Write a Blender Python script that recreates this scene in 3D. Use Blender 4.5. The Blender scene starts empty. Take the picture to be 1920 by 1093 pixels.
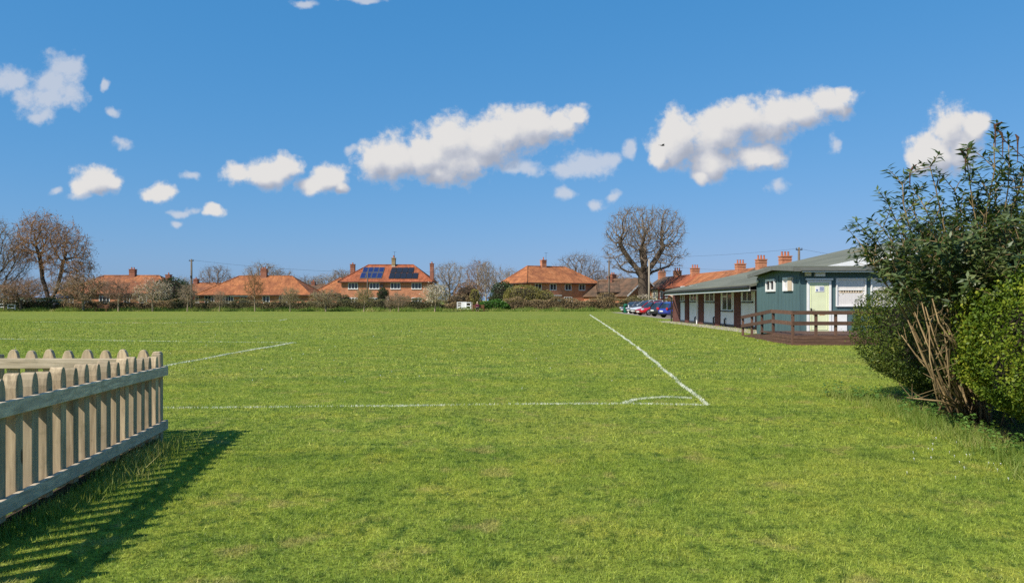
import bpy, math, random
import numpy as np
from mathutils import Vector, Matrix, kdtree
R = math.radians
rng = np.random.default_rng(7)
random.seed(7)
S = bpy.context.scene
COL = S.collection

# ------------------------------------------------------------------ camera
FPX, HOR, CAMZ = 1387.0, 563.0, 1.6          # focal length and horizon as measured on the 1920 px wide photograph
cam_d = bpy.data.cameras.new('camera')
cam = bpy.data.objects.new('camera', cam_d); COL.objects.link(cam)
cam.location = (0, 0, CAMZ); cam.rotation_euler = (R(90), 0, 0)
cam_d.sensor_width = 36; cam_d.lens = 36 * FPX / 1920
cam_d.shift_y = (HOR - 546.5) / 1920
cam_d.clip_start = 0.05; cam_d.clip_end = 6000
S.camera = cam

# ------------------------------------------------------------------ light
SUN_EL, SUN_AZ = R(44), R(41)                # sun from the left, 41 degrees behind the picture plane
sun_from = Vector((-math.cos(SUN_EL)*math.cos(SUN_AZ), -math.cos(SUN_EL)*math.sin(SUN_AZ), math.sin(SUN_EL)))
sl = bpy.data.lights.new('sun', 'SUN'); sl.energy = 4.9; sl.angle = R(0.5); sl.color = (1.0, 0.93, 0.82)
so = bpy.data.objects.new('sun', sl); COL.objects.link(so)
so.rotation_euler = sun_from.to_track_quat('Z', 'Y').to_euler()
S.view_settings.view_transform = 'Standard'; S.view_settings.look = 'None'
S.view_settings.gamma = 1; S.view_settings.exposure = 0.35
S.view_settings.use_curve_mapping = False
S.cycles.max_bounces = 6; S.cycles.diffuse_bounces = 3; S.cycles.glossy_bounces = 2
S.cycles.transmission_bounces = 4; S.cycles.transparent_max_bounces = 8
S.cycles.sample_clamp_indirect = 4
S.cycles.use_denoising = False               # keeps the grain of grass and leaves crisp

# ------------------------------------------------------------------ world: Nishita sky with fair weather clouds by direction
W = bpy.data.worlds.new('World'); S.world = W; W.use_nodes = True

class NT:
    """small node tree writer"""
    def __init__(s, tree): s.t = tree; s.n = tree.nodes; s.l = tree.links
    def add(s, typ, **kw):
        n = s.n.new(typ)
        for k, v in kw.items(): setattr(n, k, v)
        return n
    def put(s, sock, v):
        if isinstance(v, bpy.types.NodeSocket): s.l.new(v, sock)
        else: sock.default_value = v
    def math(s, op, a, b=None, c=None, clamp=False):
        n = s.add('ShaderNodeMath', operation=op); n.use_clamp = clamp
        s.put(n.inputs[0], a)
        if b is not None: s.put(n.inputs[1], b)
        if c is not None: s.put(n.inputs[2], c)
        return n.outputs[0]
    def vmath(s, op, a, b=None, c=None, out=0):
        n = s.add('ShaderNodeVectorMath', operation=op)
        s.put(n.inputs[0], a)
        if b is not None: s.put(n.inputs[1], b)
        if c is not None: s.put(n.inputs[2], c)
        return n.outputs[out]
    def xyz(s, v):
        n = s.add('ShaderNodeSeparateXYZ'); s.put(n.inputs[0], v); return n.outputs
    def comb(s, x, y, z):
        n = s.add('ShaderNodeCombineXYZ')
        for i, v in enumerate((x, y, z)): s.put(n.inputs[i], v)
        return n.outputs[0]
    def noise(s, vec, scale, detail=2, rough=0.5, dist=0.0, color=False):
        n = s.add('ShaderNodeTexNoise')
        if vec is not None: s.put(n.inputs['Vector'], vec)
        n.inputs['Scale'].default_value = scale; n.inputs['Detail'].default_value = detail
        n.inputs['Roughness'].default_value = rough; n.inputs['Distortion'].default_value = dist
        return n.outputs['Color' if color else 'Fac']
    def ramp(s, fac, stops, interp='LINEAR'):
        n = s.add('ShaderNodeValToRGB'); n.color_ramp.interpolation = interp
        e = n.color_ramp.elements
        while len(e) < len(stops): e.new(0.5)
        for i, (p, c) in enumerate(stops):
            e[i].position = p; e[i].color = tuple(c) + ((1,) if len(c) == 3 else ())
        s.put(n.inputs[0], fac); return n.outputs[0]
    def mix(s, fac, a, b, mode='MIX'):
        n = s.add('ShaderNodeMix', data_type='RGBA', blend_type=mode)
        s.put(n.inputs[0], fac)
        for i, v in ((6, a), (7, b)):
            if not isinstance(v, bpy.types.NodeSocket) and len(v) == 3: v = tuple(v) + (1,)
            s.put(n.inputs[i], v)
        return n.outputs[2]
    def smooth(s, v, lo, hi):
        n = s.add('ShaderNodeMapRange', interpolation_type='SMOOTHSTEP')
        s.put(n.inputs[0], v); n.inputs[1].default_value = lo; n.inputs[2].default_value = hi
        return n.outputs[0]

THICK = [  # cloud lobes: centre and half size in photograph pixels, turned into directions below
 (700,302,36,34),(742,293,48,44),(800,290,60,48),(852,266,52,50),(868,300,60,40),(908,262,55,46),(955,252,52,44),(1005,236,46,38),(1045,232,42,30),(1084,210,24,18),(825,325,40,24),
 (1236,288,22,32),(1278,262,50,50),(1340,252,58,50),(1398,226,54,46),(1450,222,50,40),(1502,212,48,30),(1550,192,44,28),(1588,174,22,18),(1340,305,52,32),(1420,297,50,24),(1310,330,22,14),
 (1785,232,42,42),(1800,272,48,42),(1750,285,40,32),(1828,244,22,32),(1725,300,20,20),
 (180,340,46,26),(150,350,24,22),(214,345,22,16),(303,360,34,17),(400,401,24,13),
 (448,326,36,20),(490,322,46,26),(540,308,34,26),(582,346,34,20),(614,332,32,26),(636,350,14,13)]
THIN = [(122,122,38,30),(98,152,46,38),(78,188,44,32),(84,216,26,18),(125,182,34,22),
 (18,145,38,20),(0,150,30,24),(197,160,11,13),(226,270,20,11),(220,212,11,10),(357,332,20,10),(345,402,28,9),(335,423,13,8),(660,283,15,11),(102,357,14,10),
 (960,308,30,20),(992,312,28,16),(1060,312,32,20),(1100,306,50,24),(1140,300,20,16),(1174,280,15,22),(1068,360,28,12),(1115,380,18,11),(1146,368,13,9),
 (1460,345,18,12),(1557,275,12,20),(575,4,24,9),(690,4,46,7),(150,368,30,10)]

def cloud_group():
    g = bpy.data.node_groups.new('cloud_field', 'ShaderNodeTree')
    g.interface.new_socket('P', in_out='INPUT', socket_type='NodeSocketVector')
    g.interface.new_socket('Thick', in_out='OUTPUT', socket_type='NodeSocketFloat')
    g.interface.new_socket('Thin', in_out='OUTPUT', socket_type='NodeSocketFloat')
    g.interface.new_socket('Body', in_out='OUTPUT', socket_type='NodeSocketFloat')
    n = NT(g); gi = n.add('NodeGroupInput'); go = n.add('NodeGroupOutput')
    P = gi.outputs[0]
    w1 = n.noise(P, 16, 3, 0.55, color=True)
    Pw = n.vmath('ADD', P, n.vmath('MULTIPLY', n.vmath('SUBTRACT', w1, (0.5, 0.5, 0.5)), (0.045, 0.032, 0)))
    f1 = n.noise(P, 26, 8, 0.60)
    f2 = n.noise(P, 120, 3, 0.6)
    fr = n.math('ADD', n.math('MULTIPLY', n.math('SUBTRACT', f1, 0.5), 1.6), n.math('MULTIPLY', n.math('SUBTRACT', f2, 0.5), 0.42))
    for k, lobes in enumerate((THICK, THIN)):
        acc = None
        for (x, y, rx, ry) in lobes:
            c = ((x-960)/FPX, (HOR-y)/FPX, 0)
            s = (FPX/(rx*1.22), FPX/(ry*1.22), 0)
            r = n.vmath('LENGTH', n.vmath('MULTIPLY_ADD', Pw, s, (-c[0]*s[0], -c[1]*s[1], 0)), out=1)
            acc = r if acc is None else n.math('SMOOTH_MIN', acc, r, 0.25)
        v = n.math('ADD', n.math('SUBTRACT', 1.0, acc), n.math('MULTIPLY', fr, 1.0 if k == 0 else 1.35))
        n.l.new(v, go.inputs[k])
        if k == 0: n.l.new(acc, go.inputs[2])
    return g

def build_world():
    n = NT(W.node_tree); n.n.clear()
    out = n.add('ShaderNodeOutputWorld'); bg = n.add('ShaderNodeBackground')
    sky = n.add('ShaderNodeTexSky', sky_type='NISHITA')
    sky.sun_disc = False; sky.sun_elevation = SUN_EL
    sky.sun_rotation = math.atan2(sun_from.x, sun_from.y)
    sky.altitude = 0; sky.air_density = 1.0; sky.dust_density = 0.6; sky.ozone_density = 2.2
    sp = n.add('ShaderNodeSeparateColor'); n.l.new(sky.outputs[0], sp.inputs[0])
    cc = n.add('ShaderNodeCombineColor')       # deeper, clearer blue than the raw model, less pale towards the horizon
    for i, (a, g) in enumerate(((0.46, 1.02), (1.72, 0.48), (3.45, 0.36))):
        n.l.new(n.math('MULTIPLY', n.math('POWER', sp.outputs[i], g), a), cc.inputs[i])
    skycol = cc.outputs[0]
    d = n.add('ShaderNodeTexCoord').outputs['Generated']
    o = n.xyz(d)
    yy = n.math('MAXIMUM', o[1], 0.05)
    P = n.comb(n.math('DIVIDE', o[0], yy), n.math('DIVIDE', o[2], yy), 0.0)
    g = cloud_group()
    a = n.add('ShaderNodeGroup', node_tree=g); n.l.new(P, a.inputs[0])
    b = n.add('ShaderNodeGroup', node_tree=g); n.l.new(n.vmath('ADD', P, (-0.011, 0.024, 0)), b.inputs[0])
    al = n.math('MAXIMUM', n.smooth(a.outputs[0], -0.06, 0.50), n.math('MULTIPLY', n.smooth(a.outputs[1], -0.05, 0.75), 0.72))
    front = n.smooth(o[1], 0.1, 0.3)
    al = n.math('MULTIPLY', n.math('MULTIPLY', al, front), 0.97)
    rel = n.math('SUBTRACT', a.outputs[0], b.outputs[0])
    bodyrel = n.math('SUBTRACT', b.outputs[2], a.outputs[2])
    lit = n.smooth(n.math('ADD', n.math('MULTIPLY', rel, 0.55), n.math('MULTIPLY', bodyrel, 0.85)), -0.70, 0.62)
    ccol = n.ramp(lit, [(0, (3.6, 3.9, 4.7)), (0.5, (5.1, 5.25, 5.8)), (1, (7.3, 7.1, 6.9))])  # sunlit tops and grey undersides are painted into the cloud colour
    ccol = n.mix(n.smooth(a.outputs[0], -0.25, 0.35), (6.3, 6.45, 6.9), ccol)
    col = n.mix(al, skycol, ccol)
    n.l.new(col, bg.inputs['Color']); bg.inputs['Strength'].default_value = 0.085
    n.l.new(bg.outputs[0], out.inputs['Surface'])
build_world()

# ------------------------------------------------------------------ helpers
def px(x, y, Y):                              # point at depth Y seen at photograph pixel (x, y)
    return Vector(((x-960)/FPX*Y, Y, CAMZ + (HOR-y)/FPX*Y))
def gx(x, y):                                 # ground point seen at a photograph pixel
    Y = CAMZ*FPX/(y-HOR); return Vector(((x-960)/FPX*Y, Y, 0))
def ground_z(x, y):                           # the lawn rises a little under the near left fence
    return 0.035*np.exp(-((x+4.2)**2/2.2 + (y-3.8)**2/5.0))

def np_mesh(name, verts, faces):
    verts = np.asarray(verts, dtype=np.float32); faces = np.asarray(faces, dtype=np.int32)
    me = bpy.data.meshes.new(name); k = faces.shape[1]
    me.vertices.add(len(verts)); me.vertices.foreach_set('co', verts.ravel())
    me.loops.add(faces.size); me.loops.foreach_set('vertex_index', faces.ravel())
    me.polygons.add(len(faces)); me.polygons.foreach_set('loop_start', np.arange(0, faces.size, k, dtype=np.int32))
    me.update(calc_edges=True); me.validate()
    return me

class MB:
    """collects solids for ONE mesh"""
    def __init__(s): s.v = []; s.f = []
    def poly(s, pts, faces):
        b = len(s.v); s.v += [tuple(p) for p in pts]; s.f += [tuple(i+b for i in f) for f in faces]; return s
    def box(s, c, size, rz=0, M=None):
        hx, hy, hz = size[0]/2, size[1]/2, size[2]/2
        ca, sa = math.cos(rz), math.sin(rz)
        pts = []
        for dz in (-hz, hz):
            for dx, dy in ((-hx,-hy),(hx,-hy),(hx,hy),(-hx,hy)):
                p = Vector((c[0]+dx*ca-dy*sa, c[1]+dx*sa+dy*ca, c[2]+dz))
                pts.append(M @ p if M else p)
        return s.poly(pts, [(3,2,1,0),(4,5,6,7),(0,1,5,4),(1,2,6,5),(2,3,7,6),(3,0,4,7)])
    def bar(s, a, b, w, h, up=(0,0,1)):       # rectangular bar from a to b: w sideways, h along up
        a, b = Vector(a), Vector(b); d = (b-a).normalized(); up = Vector(up)
        sd = d.cross(up)
        if sd.length < 1e-4: sd = d.cross(Vector((1,0,0)))
        sd.normalize(); u = sd.cross(d).normalized()
        pts = []
        for p in (a, b):
            for i, j in ((-1,-1),(1,-1),(1,1),(-1,1)): pts.append(p + sd*(i*w/2) + u*(j*h/2))
        return s.poly(pts, [(3,2,1,0),(4,5,6,7),(0,1,5,4),(1,2,6,5),(2,3,7,6),(3,0,4,7)])
    def tube(s, pts, radii, n=8, cap=True):
        pts = [Vector(p) for p in pts]
        if not hasattr(radii, '__len__'): radii = [radii]*len(pts)
        b = len(s.v); prev = None
        for i, p in enumerate(pts):
            d = (pts[min(i+1, len(pts)-1)] - pts[max(i-1, 0)]).normalized()
            if prev is None: prev = d.orthogonal().normalized()
            u = (prev - d*prev.dot(d)).normalized(); prev = u; w = d.cross(u)
            for k in range(n):
                t = 2*math.pi*k/n; s.v.append(tuple(p + (u*math.cos(t)+w*math.sin(t))*radii[i]))
        for i in range(len(pts)-1):
            for k in range(n):
                a0 = b+i*n+k; a1 = b+i*n+(k+1)%n; s.f.append((a0, a1, a1+n, a0+n))
        if cap:
            s.f.append(tuple(b+k for k in reversed(range(n)))); e = b+(len(pts)-1)*n
            s.f.append(tuple(e+k for k in range(n)))
        return s
    def prism(s, outline, axis_from, axis_to): # outline: list of 3D points, extruded by the vector axis_to-axis_from
        n = len(outline); d = Vector(axis_to)-Vector(axis_from)
        pts = [Vector(p) for p in outline] + [Vector(p)+d for p in outline]
        return s.poly(pts, [tuple(reversed(range(n))), tuple(range(n, 2*n))] + [(i, (i+1)%n, (i+1)%n+n, i+n) for i in range(n)])
    def ball(s, c, r, nu=10, nv=7):
        c = Vector(c); r = r if hasattr(r, '__len__') else (r, r, r)
        b = len(s.v)
        for j in range(nv+1):
            a = math.pi*j/nv
            for i in range(nu):
                t = 2*math.pi*i/nu
                s.v.append((c.x+r[0]*math.sin(a)*math.cos(t), c.y+r[1]*math.sin(a)*math.sin(t), c.z+r[2]*math.cos(a)))
        for j in range(nv):
            for i in range(nu):
                a0 = b+j*nu+i; a1 = b+j*nu+(i+1)%nu; s.f.append((a0, a0+nu, a1+nu, a1))
        return s
    def mesh(s, name):
        me = bpy.data.meshes.new(name); me.from_pydata(s.v, [], s.f); me.validate(); me.update()
        import bmesh
        bm = bmesh.new(); bm.from_mesh(me)
        bmesh.ops.recalc_face_normals(bm, faces=bm.faces); bm.to_mesh(me); bm.free()
        return me

def link(name, me, mat=None, parent=None, loc=None, smooth=False):
    o = bpy.data.objects.new(name, me); COL.objects.link(o)
    if mat is not None and len(me.materials) == 0: me.materials.append(mat)
    if parent is not None: o.parent = parent
    if loc is not None: o.location = loc
    if smooth: me.polygons.foreach_set('use_smooth', [True]*len(me.polygons))
    return o
def part(name, mb, mat, parent=None, smooth=False, bevel=0):
    o = link(name, mb.mesh(name), mat, parent, None, smooth)
    if bevel:
        m = o.modifiers.new('bevel', 'BEVEL'); m.width = bevel; m.segments = 2; m.limit_method = 'ANGLE'
    return o
def tag(o, label, cat, group=None, kind=None):
    o['label'] = label; o['category'] = cat
    if group: o['group'] = group
    if kind: o['kind'] = kind
    return o
def thing(name, label, cat, loc=(0,0,0), rz=0, group=None):
    o = bpy.data.objects.new(name, None); COL.objects.link(o); o.location = loc; o.rotation_euler = (0,0,rz)
    o.empty_display_size = 0.3
    return tag(o, label, cat, group)
def structure(name, o): o['kind'] = 'structure'; return o
def copy_tree(o, parent=None):
    kids = list(o.children)
    c = o.copy(); COL.objects.link(c); c.parent = parent
    for k in kids: copy_tree(k, c)
    return c

# ------------------------------------------------------------------ materials
MATS = {}
def principled(name):
    m = bpy.data.materials.new(name); m.use_nodes = True; n = NT(m.node_tree)
    b = m.node_tree.nodes['Principled BSDF']; MATS[name] = m
    return m, n, b
def mk(name, c, rough=0.8, var=0.25, scale=3.0, c2=None, spec=0.3, metal=0.0, bump=0.0, bscale=40, stretch=(1,1,1), coat=0.0):
    m, n, b = principled(name)
    co = n.add('ShaderNodeTexCoord').outputs['Object']
    v = n.vmath('MULTIPLY', co, stretch)
    f = n.noise(v, scale, 5, 0.6)
    c2 = c2 or tuple(x*(1-var) for x in c)
    c1 = tuple(min(1, x*(1+var*0.6)) for x in c) if c2 is None else c
    n.l.new(n.ramp(f, [(0.32, c2), (0.68, c1)]), b.inputs['Base Color'])
    b.inputs['Roughness'].default_value = rough; b.inputs['Metallic'].default_value = metal
    b.inputs['Specular IOR Level'].default_value = spec
    b.inputs['Coat Weight'].default_value = coat
    if bump:
        bp = n.add('ShaderNodeBump'); bp.inputs['Strength'].default_value = bump; bp.inputs['Distance'].default_value = 0.02
        n.l.new(n.noise(v, bscale, 4, 0.6), bp.inputs['Height']); n.l.new(bp.outputs[0], b.inputs['Normal'])
    return m
def mk_brick(name, c1, c2, mortar, scale=1.0, bw=0.225, bh=0.075):
    m, n, b = principled(name)
    o = n.xyz(n.add('ShaderNodeTexCoord').outputs['Object'])
    v = n.comb(n.math('ADD', o[0], o[1]), o[2], 0.0)
    t = n.add('ShaderNodeTexBrick'); n.l.new(v, t.inputs['Vector'])
    t.inputs['Color1'].default_value = (*c1, 1); t.inputs['Color2'].default_value = (*c2, 1); t.inputs['Mortar'].default_value = (*mortar, 1)
    t.inputs['Scale'].default_value = scale; t.inputs['Brick Width'].default_value = bw; t.inputs['Row Height'].default_value = bh
    t.inputs['Mortar Size'].default_value = 0.008; t.inputs['Bias'].default_value = -0.1
    f = n.noise(v, 1.3, 5, 0.65)
    f2 = n.noise(v, 9, 3, 0.6)
    c = n.mix(0.6, t.outputs['Color'], n.ramp(f, [(0.3, (0.5,0.47,0.45)), (0.7, (1.25,1.2,1.15))]), 'MULTIPLY')
    c = n.mix(0.5, c, n.ramp(f2, [(0.3, (0.6,0.55,0.55)), (0.7, (1.3,1.3,1.3))]), 'MULTIPLY')
    n.l.new(c, b.inputs['Base Color']); b.inputs['Roughness'].default_value = 0.9
    b.inputs['Specular IOR Level'].default_value = 0.2
    return m
def mk_tile(name, c, c2, moss=(0.12,0.10,0.06), mossy=0.5):
    m, n, b = principled(name)
    co = n.add('ShaderNodeTexCoord').outputs['Object']
    o = n.xyz(co)
    f = n.noise(co, 0.55, 5, 0.65); g = n.noise(co, 6.0, 3, 0.7)
    # courses of tiles: small tone step per course and per tile
    v = n.comb(n.math('ADD', o[0], n.math('MULTIPLY', o[1], 0.0)), o[2], 0.0)
    t = n.add('ShaderNodeTexBrick'); n.l.new(v, t.inputs['Vector'])
    t.inputs['Color1'].default_value = (1.12,1.1,1.08,1); t.inputs['Color2'].default_value = (0.78,0.76,0.76,1); t.inputs['Mortar'].default_value = (0.5,0.48,0.48,1)
    t.inputs['Scale'].default_value = 1; t.inputs['Brick Width'].default_value = 0.24; t.inputs['Row Height'].default_value = 0.2; t.inputs['Mortar Size'].default_value = 0.02
    base = n.ramp(f, [(0.28, tuple(x*0.75 for x in c2)), (0.42, c2), (0.58, c), (0.75, (c[0]*1.15, c[1]*1.3, c[2]*1.5))])
    streak = n.noise(n.vmath('MULTIPLY', co, (2.6, 0.5, 0.5)), 1.0, 4, 0.7)
    base = n.mix(0.55, base, n.ramp(streak, [(0.3, (0.55,0.52,0.5)), (0.7, (1.3,1.3,1.3))]), 'MULTIPLY')
    base = n.mix(1.0, base, t.outputs['Color'], 'MULTIPLY')
    base = n.mix(n.math('MULTIPLY', n.smooth(g, 0.52, 0.72), mossy), base, moss)
    n.l.new(base, b.inputs['Base Color']); b.inputs['Roughness'].default_value = 0.9
    b.inputs['Specular IOR Level'].default_value = 0.15
    bp = n.add('ShaderNodeBump'); bp.inputs['Strength'].default_value = 0.5; bp.inputs['Distance'].default_value = 0.03
    n.l.new(g, bp.inputs['Height']); n.l.new(bp.outputs[0], b.inputs['Normal'])
    return m
def mk_leaf(name, stops, trans=0.3, rough=0.45, nscale=2.0, spec=0.35, mixn=0.5):
    """leaf colour by leaf (random per island) and by clump (noise)"""
    m, n, b = principled(name)
    gm = n.add('ShaderNodeNewGeometry')
    f = n.noise(gm.outputs['Position'], nscale, 3, 0.6)
    k = n.math('ADD', n.math('MULTIPLY', gm.outputs['Random Per Island'], 1-mixn), n.math('MULTIPLY', n.smooth(f, 0.3, 0.7), mixn))
    c = n.ramp(k, stops)
    n.l.new(c, b.inputs['Base Color']); b.inputs['Roughness'].default_value = rough; b.inputs['Specular IOR Level'].default_value = spec
    tr = n.add('ShaderNodeBsdfTranslucent')
    n.l.new(n.mix(1.0, c, (1.25, 1.3, 0.6), 'MULTIPLY'), tr.inputs['Color'])
    ms = n.add('ShaderNodeMixShader'); ms.inputs[0].default_value = trans
    n.l.new(b.outputs[0], ms.inputs[1]); n.l.new(tr.outputs[0], ms.inputs[2])
    n.l.new(ms.outputs[0], m.node_tree.nodes['Material Output'].inputs['Surface'])
    return m
def mk_wood(name, c, c2, rough=0.8, axis='Z'):
    m, n, b = principled(name)
    co = n.add('ShaderNodeTexCoord').outputs['Object']
    oi = n.add('ShaderNodeObjectInfo')
    st = {'Z': (34, 34, 2.2), 'X': (2.2, 34, 34), 'Y': (34, 2.2, 34)}[axis]
    v = n.vmath('ADD', n.vmath('MULTIPLY', co, st), n.comb(n.math('MULTIPLY', oi.outputs['Random'], 57.0), 0.0, 0.0))
    f = n.noise(v, 1.0, 5, 0.65, 0.4)
    big = n.noise(v, 0.16, 2, 0.5)
    k = n.noise(n.vmath('MULTIPLY', v, (0.35, 0.35, 2.2)), 1.0, 1, 0.4)
    col = n.ramp(f, [(0.34, tuple(x*0.72 for x in c2)), (0.46, c2), (0.64, c)])
    col = n.mix(n.math('MULTIPLY', n.smooth(big, 0.40, 0.70), 0.75), col, (c[0]*0.55, c[1]*0.58, c[2]*0.62), 'MIX')
    stain = n.noise(n.vmath('ADD', co, n.comb(0.0, n.math('MULTIPLY', oi.outputs['Random'], 31.0), 0.0)), 7.0, 4, 0.65)
    col = n.mix(n.math('MULTIPLY', n.smooth(stain, 0.52, 0.68), 0.5), col, (c[0]*0.42, c[1]*0.46, c[2]*0.42))
    col = n.mix(n.smooth(k, 0.74, 0.80), col, (c2[0]*0.35, c2[1]*0.3, c2[2]*0.25))
    hue = n.math('MULTIPLY_ADD', oi.outputs['Random'], 0.42, 0.76)
    col = n.mix(1.0, col, n.comb(hue, hue, hue), 'MULTIPLY')
    n.l.new(col, b.inputs['Base Color']); b.inputs['Roughness'].default_value = rough; b.inputs['Specular IOR Level'].default_value = 0.25
    bp = n.add('ShaderNodeBump'); bp.inputs['Strength'].default_value = 0.35; bp.inputs['Distance'].default_value = 0.004
    n.l.new(f, bp.inputs['Height']); n.l.new(bp.outputs[0], b.inputs['Normal'])
    return m
def mk_glass(name, c=(0.02,0.025,0.03), rough=0.06):
    m, n, b = principled(name)
    co = n.add('ShaderNodeTexCoord').outputs['Object']
    f = n.noise(co, 1.7, 2, 0.5)
    n.l.new(n.ramp(f, [(0.35, c), (0.65, tuple(x*2.5 for x in c))]), b.inputs['Base Color'])
    b.inputs['Roughness'].default_value = rough; b.inputs['Specular IOR Level'].default_value = 0.6
    return m

def lawn_color(n, pos, island=None):
    """turf colour from the place on the field: clover and rye patches, dry patches, mown bands"""
    o = n.xyz(pos)
    big = n.noise(pos, 0.16, 4, 0.6); mid = n.noise(pos, 1.1, 5, 0.65); sm = n.noise(pos, 7.0, 5, 0.7)
    band = n.noise(n.vmath('MULTIPLY', pos, (0.05, 0.55, 0)), 1.0, 3, 0.5)
    g = n.ramp(mid, [(0.30, (0.158, 0.236, 0.037)), (0.50, (0.272, 0.334, 0.052)), (0.70, (0.400, 0.405, 0.070))])
    g = n.mix(n.smooth(sm, 0.47, 0.66), g, (0.075, 0.135, 0.022))
    g = n.mix(n.math('MULTIPLY', n.smooth(big, 0.50, 0.70), 0.55), g, (0.370, 0.345, 0.072))
    g = n.mix(n.math('MULTIPLY', n.smooth(band, 0.45, 0.65), 0.5), g, (0.285, 0.345, 0.052))
    dry = n.noise(n.vmath('ADD', pos, (31, 7, 0)), 1.9, 4, 0.6)
    g = n.mix(n.math('MULTIPLY', n.smooth(dry, 0.56, 0.70), 0.55), g, (0.40, 0.33, 0.12))
    g = n.mix(n.math('MULTIPLY', n.smooth(n.noise(n.vmath('ADD', pos, (3, 57, 0)), 3.3, 4, 0.65), 0.68, 0.76), 0.6), g, (0.34, 0.25, 0.14))
    return g

def mk_ground():
    m, n, b = principled('lawn_ground')
    pos = n.add('ShaderNodeNewGeometry').outputs['Position']
    g = lawn_color(n, pos)
    fine = n.noise(n.vmath('MULTIPLY', pos, (1, 1, 1)), 26, 4, 0.7)
    far = n.noise(n.vmath('MULTIPLY', pos, (0.9, 0.9, 1)), 2.2, 6, 0.75)
    g = n.mix(1.0, g, n.ramp(fine, [(0.3, (0.18,0.18,0.16)), (0.7, (1.15,1.15,1.1))]), 'MULTIPLY')
    g = n.mix(0.6, g, n.ramp(far, [(0.3, (0.6,0.62,0.6)), (0.7, (1.3,1.28,1.2))]), 'MULTIPLY')
    n.l.new(g, b.inputs['Base Color']); b.inputs['Roughness'].default_value = 0.95; b.inputs['Specular IOR Level'].default_value = 0.1
    bp = n.add('ShaderNodeBump'); bp.inputs['Strength'].default_value = 0.6; bp.inputs['Distance'].default_value = 0.05
    n.l.new(far, bp.inputs['Height']); n.l.new(bp.outputs[0], b.inputs['Normal'])
    return m
def mk_blade():
    m, n, b = principled('grass_blade')
    gm = n.add('ShaderNodeNewGeometry')
    g = lawn_color(n, gm.outputs['Position'])
    rnd = gm.outputs['Random Per Island']
    g = n.mix(1.0, g, n.ramp(rnd, [(0, (0.38,0.46,0.42)), (0.45, (1.05,1.07,0.98)), (0.82, (1.5,1.46,1.32)), (1, (1.9,1.75,1.8))]), 'MULTIPLY')
    n.l.new(g, b.inputs['Base Color']); b.inputs['Roughness'].default_value = 0.5; b.inputs['Specular IOR Level'].default_value = 0.3
    tr = n.add('ShaderNodeBsdfTranslucent'); n.l.new(n.mix(1.0, g, (1.2,1.3,0.7), 'MULTIPLY'), tr.inputs['Color'])
    ms = n.add('ShaderNodeMixShader'); ms.inputs[0].default_value = 0.35
    n.l.new(b.outputs[0], ms.inputs[1]); n.l.new(tr.outputs[0], ms.inputs[2])
    n.l.new(ms.outputs[0], m.node_tree.nodes['Material Output'].inputs['Surface'])
    return m

M_ground = mk_ground(); M_blade = mk_blade()
M_chalk = mk_leaf('chalked_grass', [(0, (0.42,0.50,0.36)), (0.5, (0.68,0.70,0.60)), (1, (0.85,0.85,0.78))], 0.1, 0.7)
M_brick = mk_brick('orange_brick', (0.57,0.220,0.105), (0.43,0.155,0.072), (0.46,0.33,0.24))
M_brick2 = mk_brick('red_brick', (0.34,0.12,0.065), (0.25,0.085,0.05), (0.30,0.22,0.17))
M_brickshade = mk_brick('shaded_red_brick', (0.135,0.040,0.028), (0.095,0.030,0.022), (0.16,0.125,0.11))  # shade of the pavilion's long wall is put into this brick colour
M_tile = mk_tile('orange_clay_tile', (0.47,0.185,0.075), (0.34,0.130,0.060))
M_tile2 = mk_tile('red_clay_tile', (0.42,0.13,0.06), (0.30,0.10,0.05))
M_tile3 = mk_tile('brown_weathered_tile', (0.20,0.12,0.075), (0.12,0.085,0.06))
M_tile4 = mk_tile('rusty_clay_tile', (0.42,0.17,0.075), (0.26,0.11,0.06), mossy=0.6)
M_white = mk('white_paint', (0.80,0.80,0.78), 0.5, 0.08, 4)
M_cream = mk('cream_render', (0.72,0.66,0.48), 0.85, 0.12, 1.5)
M_beige = mk('beige_render', (0.62,0.50,0.36), 0.85, 0.15, 1.5)
M_redpaint = mk('red_painted_render', (0.42,0.12,0.07), 0.8, 0.15, 1.5)
M_panelwhite = mk('pale_rendered_panel', (0.70,0.74,0.74), 0.8, 0.10, 1.2, bump=0.15)
M_dark = mk('dark_gutter', (0.035,0.035,0.037), 0.5, 0.2, 6)
M_grey = mk('grey_fascia', (0.155,0.16,0.145), 0.7, 0.2, 4)
M_glass = mk_glass('window_glass')
M_curtain = mk('curtained_glass', (0.76,0.72,0.69), 0.4, 0.2, 3, stretch=(14,14,0.4), spec=0.6)
M_pot = mk('terracotta_pot', (0.45,0.15,0.07), 0.8, 0.2, 6)
M_lead = mk('lead_flashing', (0.62,0.58,0.52), 0.6, 0.15, 6)
M_felt = mk('green_grey_roof_felt', (0.172,0.176,0.130), 0.92, 0.28, 0.5, c2=(0.115,0.120,0.088), bump=0.25, bscale=18, stretch=(1,0.35,1))
M_concrete = mk('concrete_path', (0.42,0.38,0.31), 0.9, 0.2, 2.5, bump=0.2)
M_gravel = mk('gravel', (0.30,0.26,0.21), 0.95, 0.35, 9, bump=0.4)
M_soil = mk('bare_soil', (0.075,0.052,0.032), 0.95, 0.4, 6, bump=0.5, bscale=25)
M_teal = mk('teal_painted_boards', (0.088,0.150,0.154), 0.6, 0.22, 2.2, stretch=(5,5,0.5), spec=0.3)
M_door = mk('pale_yellow_green_paint', (0.74,0.78,0.50), 0.55, 0.10, 3)
M_rust = mk('bare_worn_wood', (0.50,0.30,0.14), 0.8, 0.3, 12)
M_deckwood = mk_wood('brown_stained_timber', (0.185,0.100,0.066), (0.120,0.064,0.044), 0.75, 'X')
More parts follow.
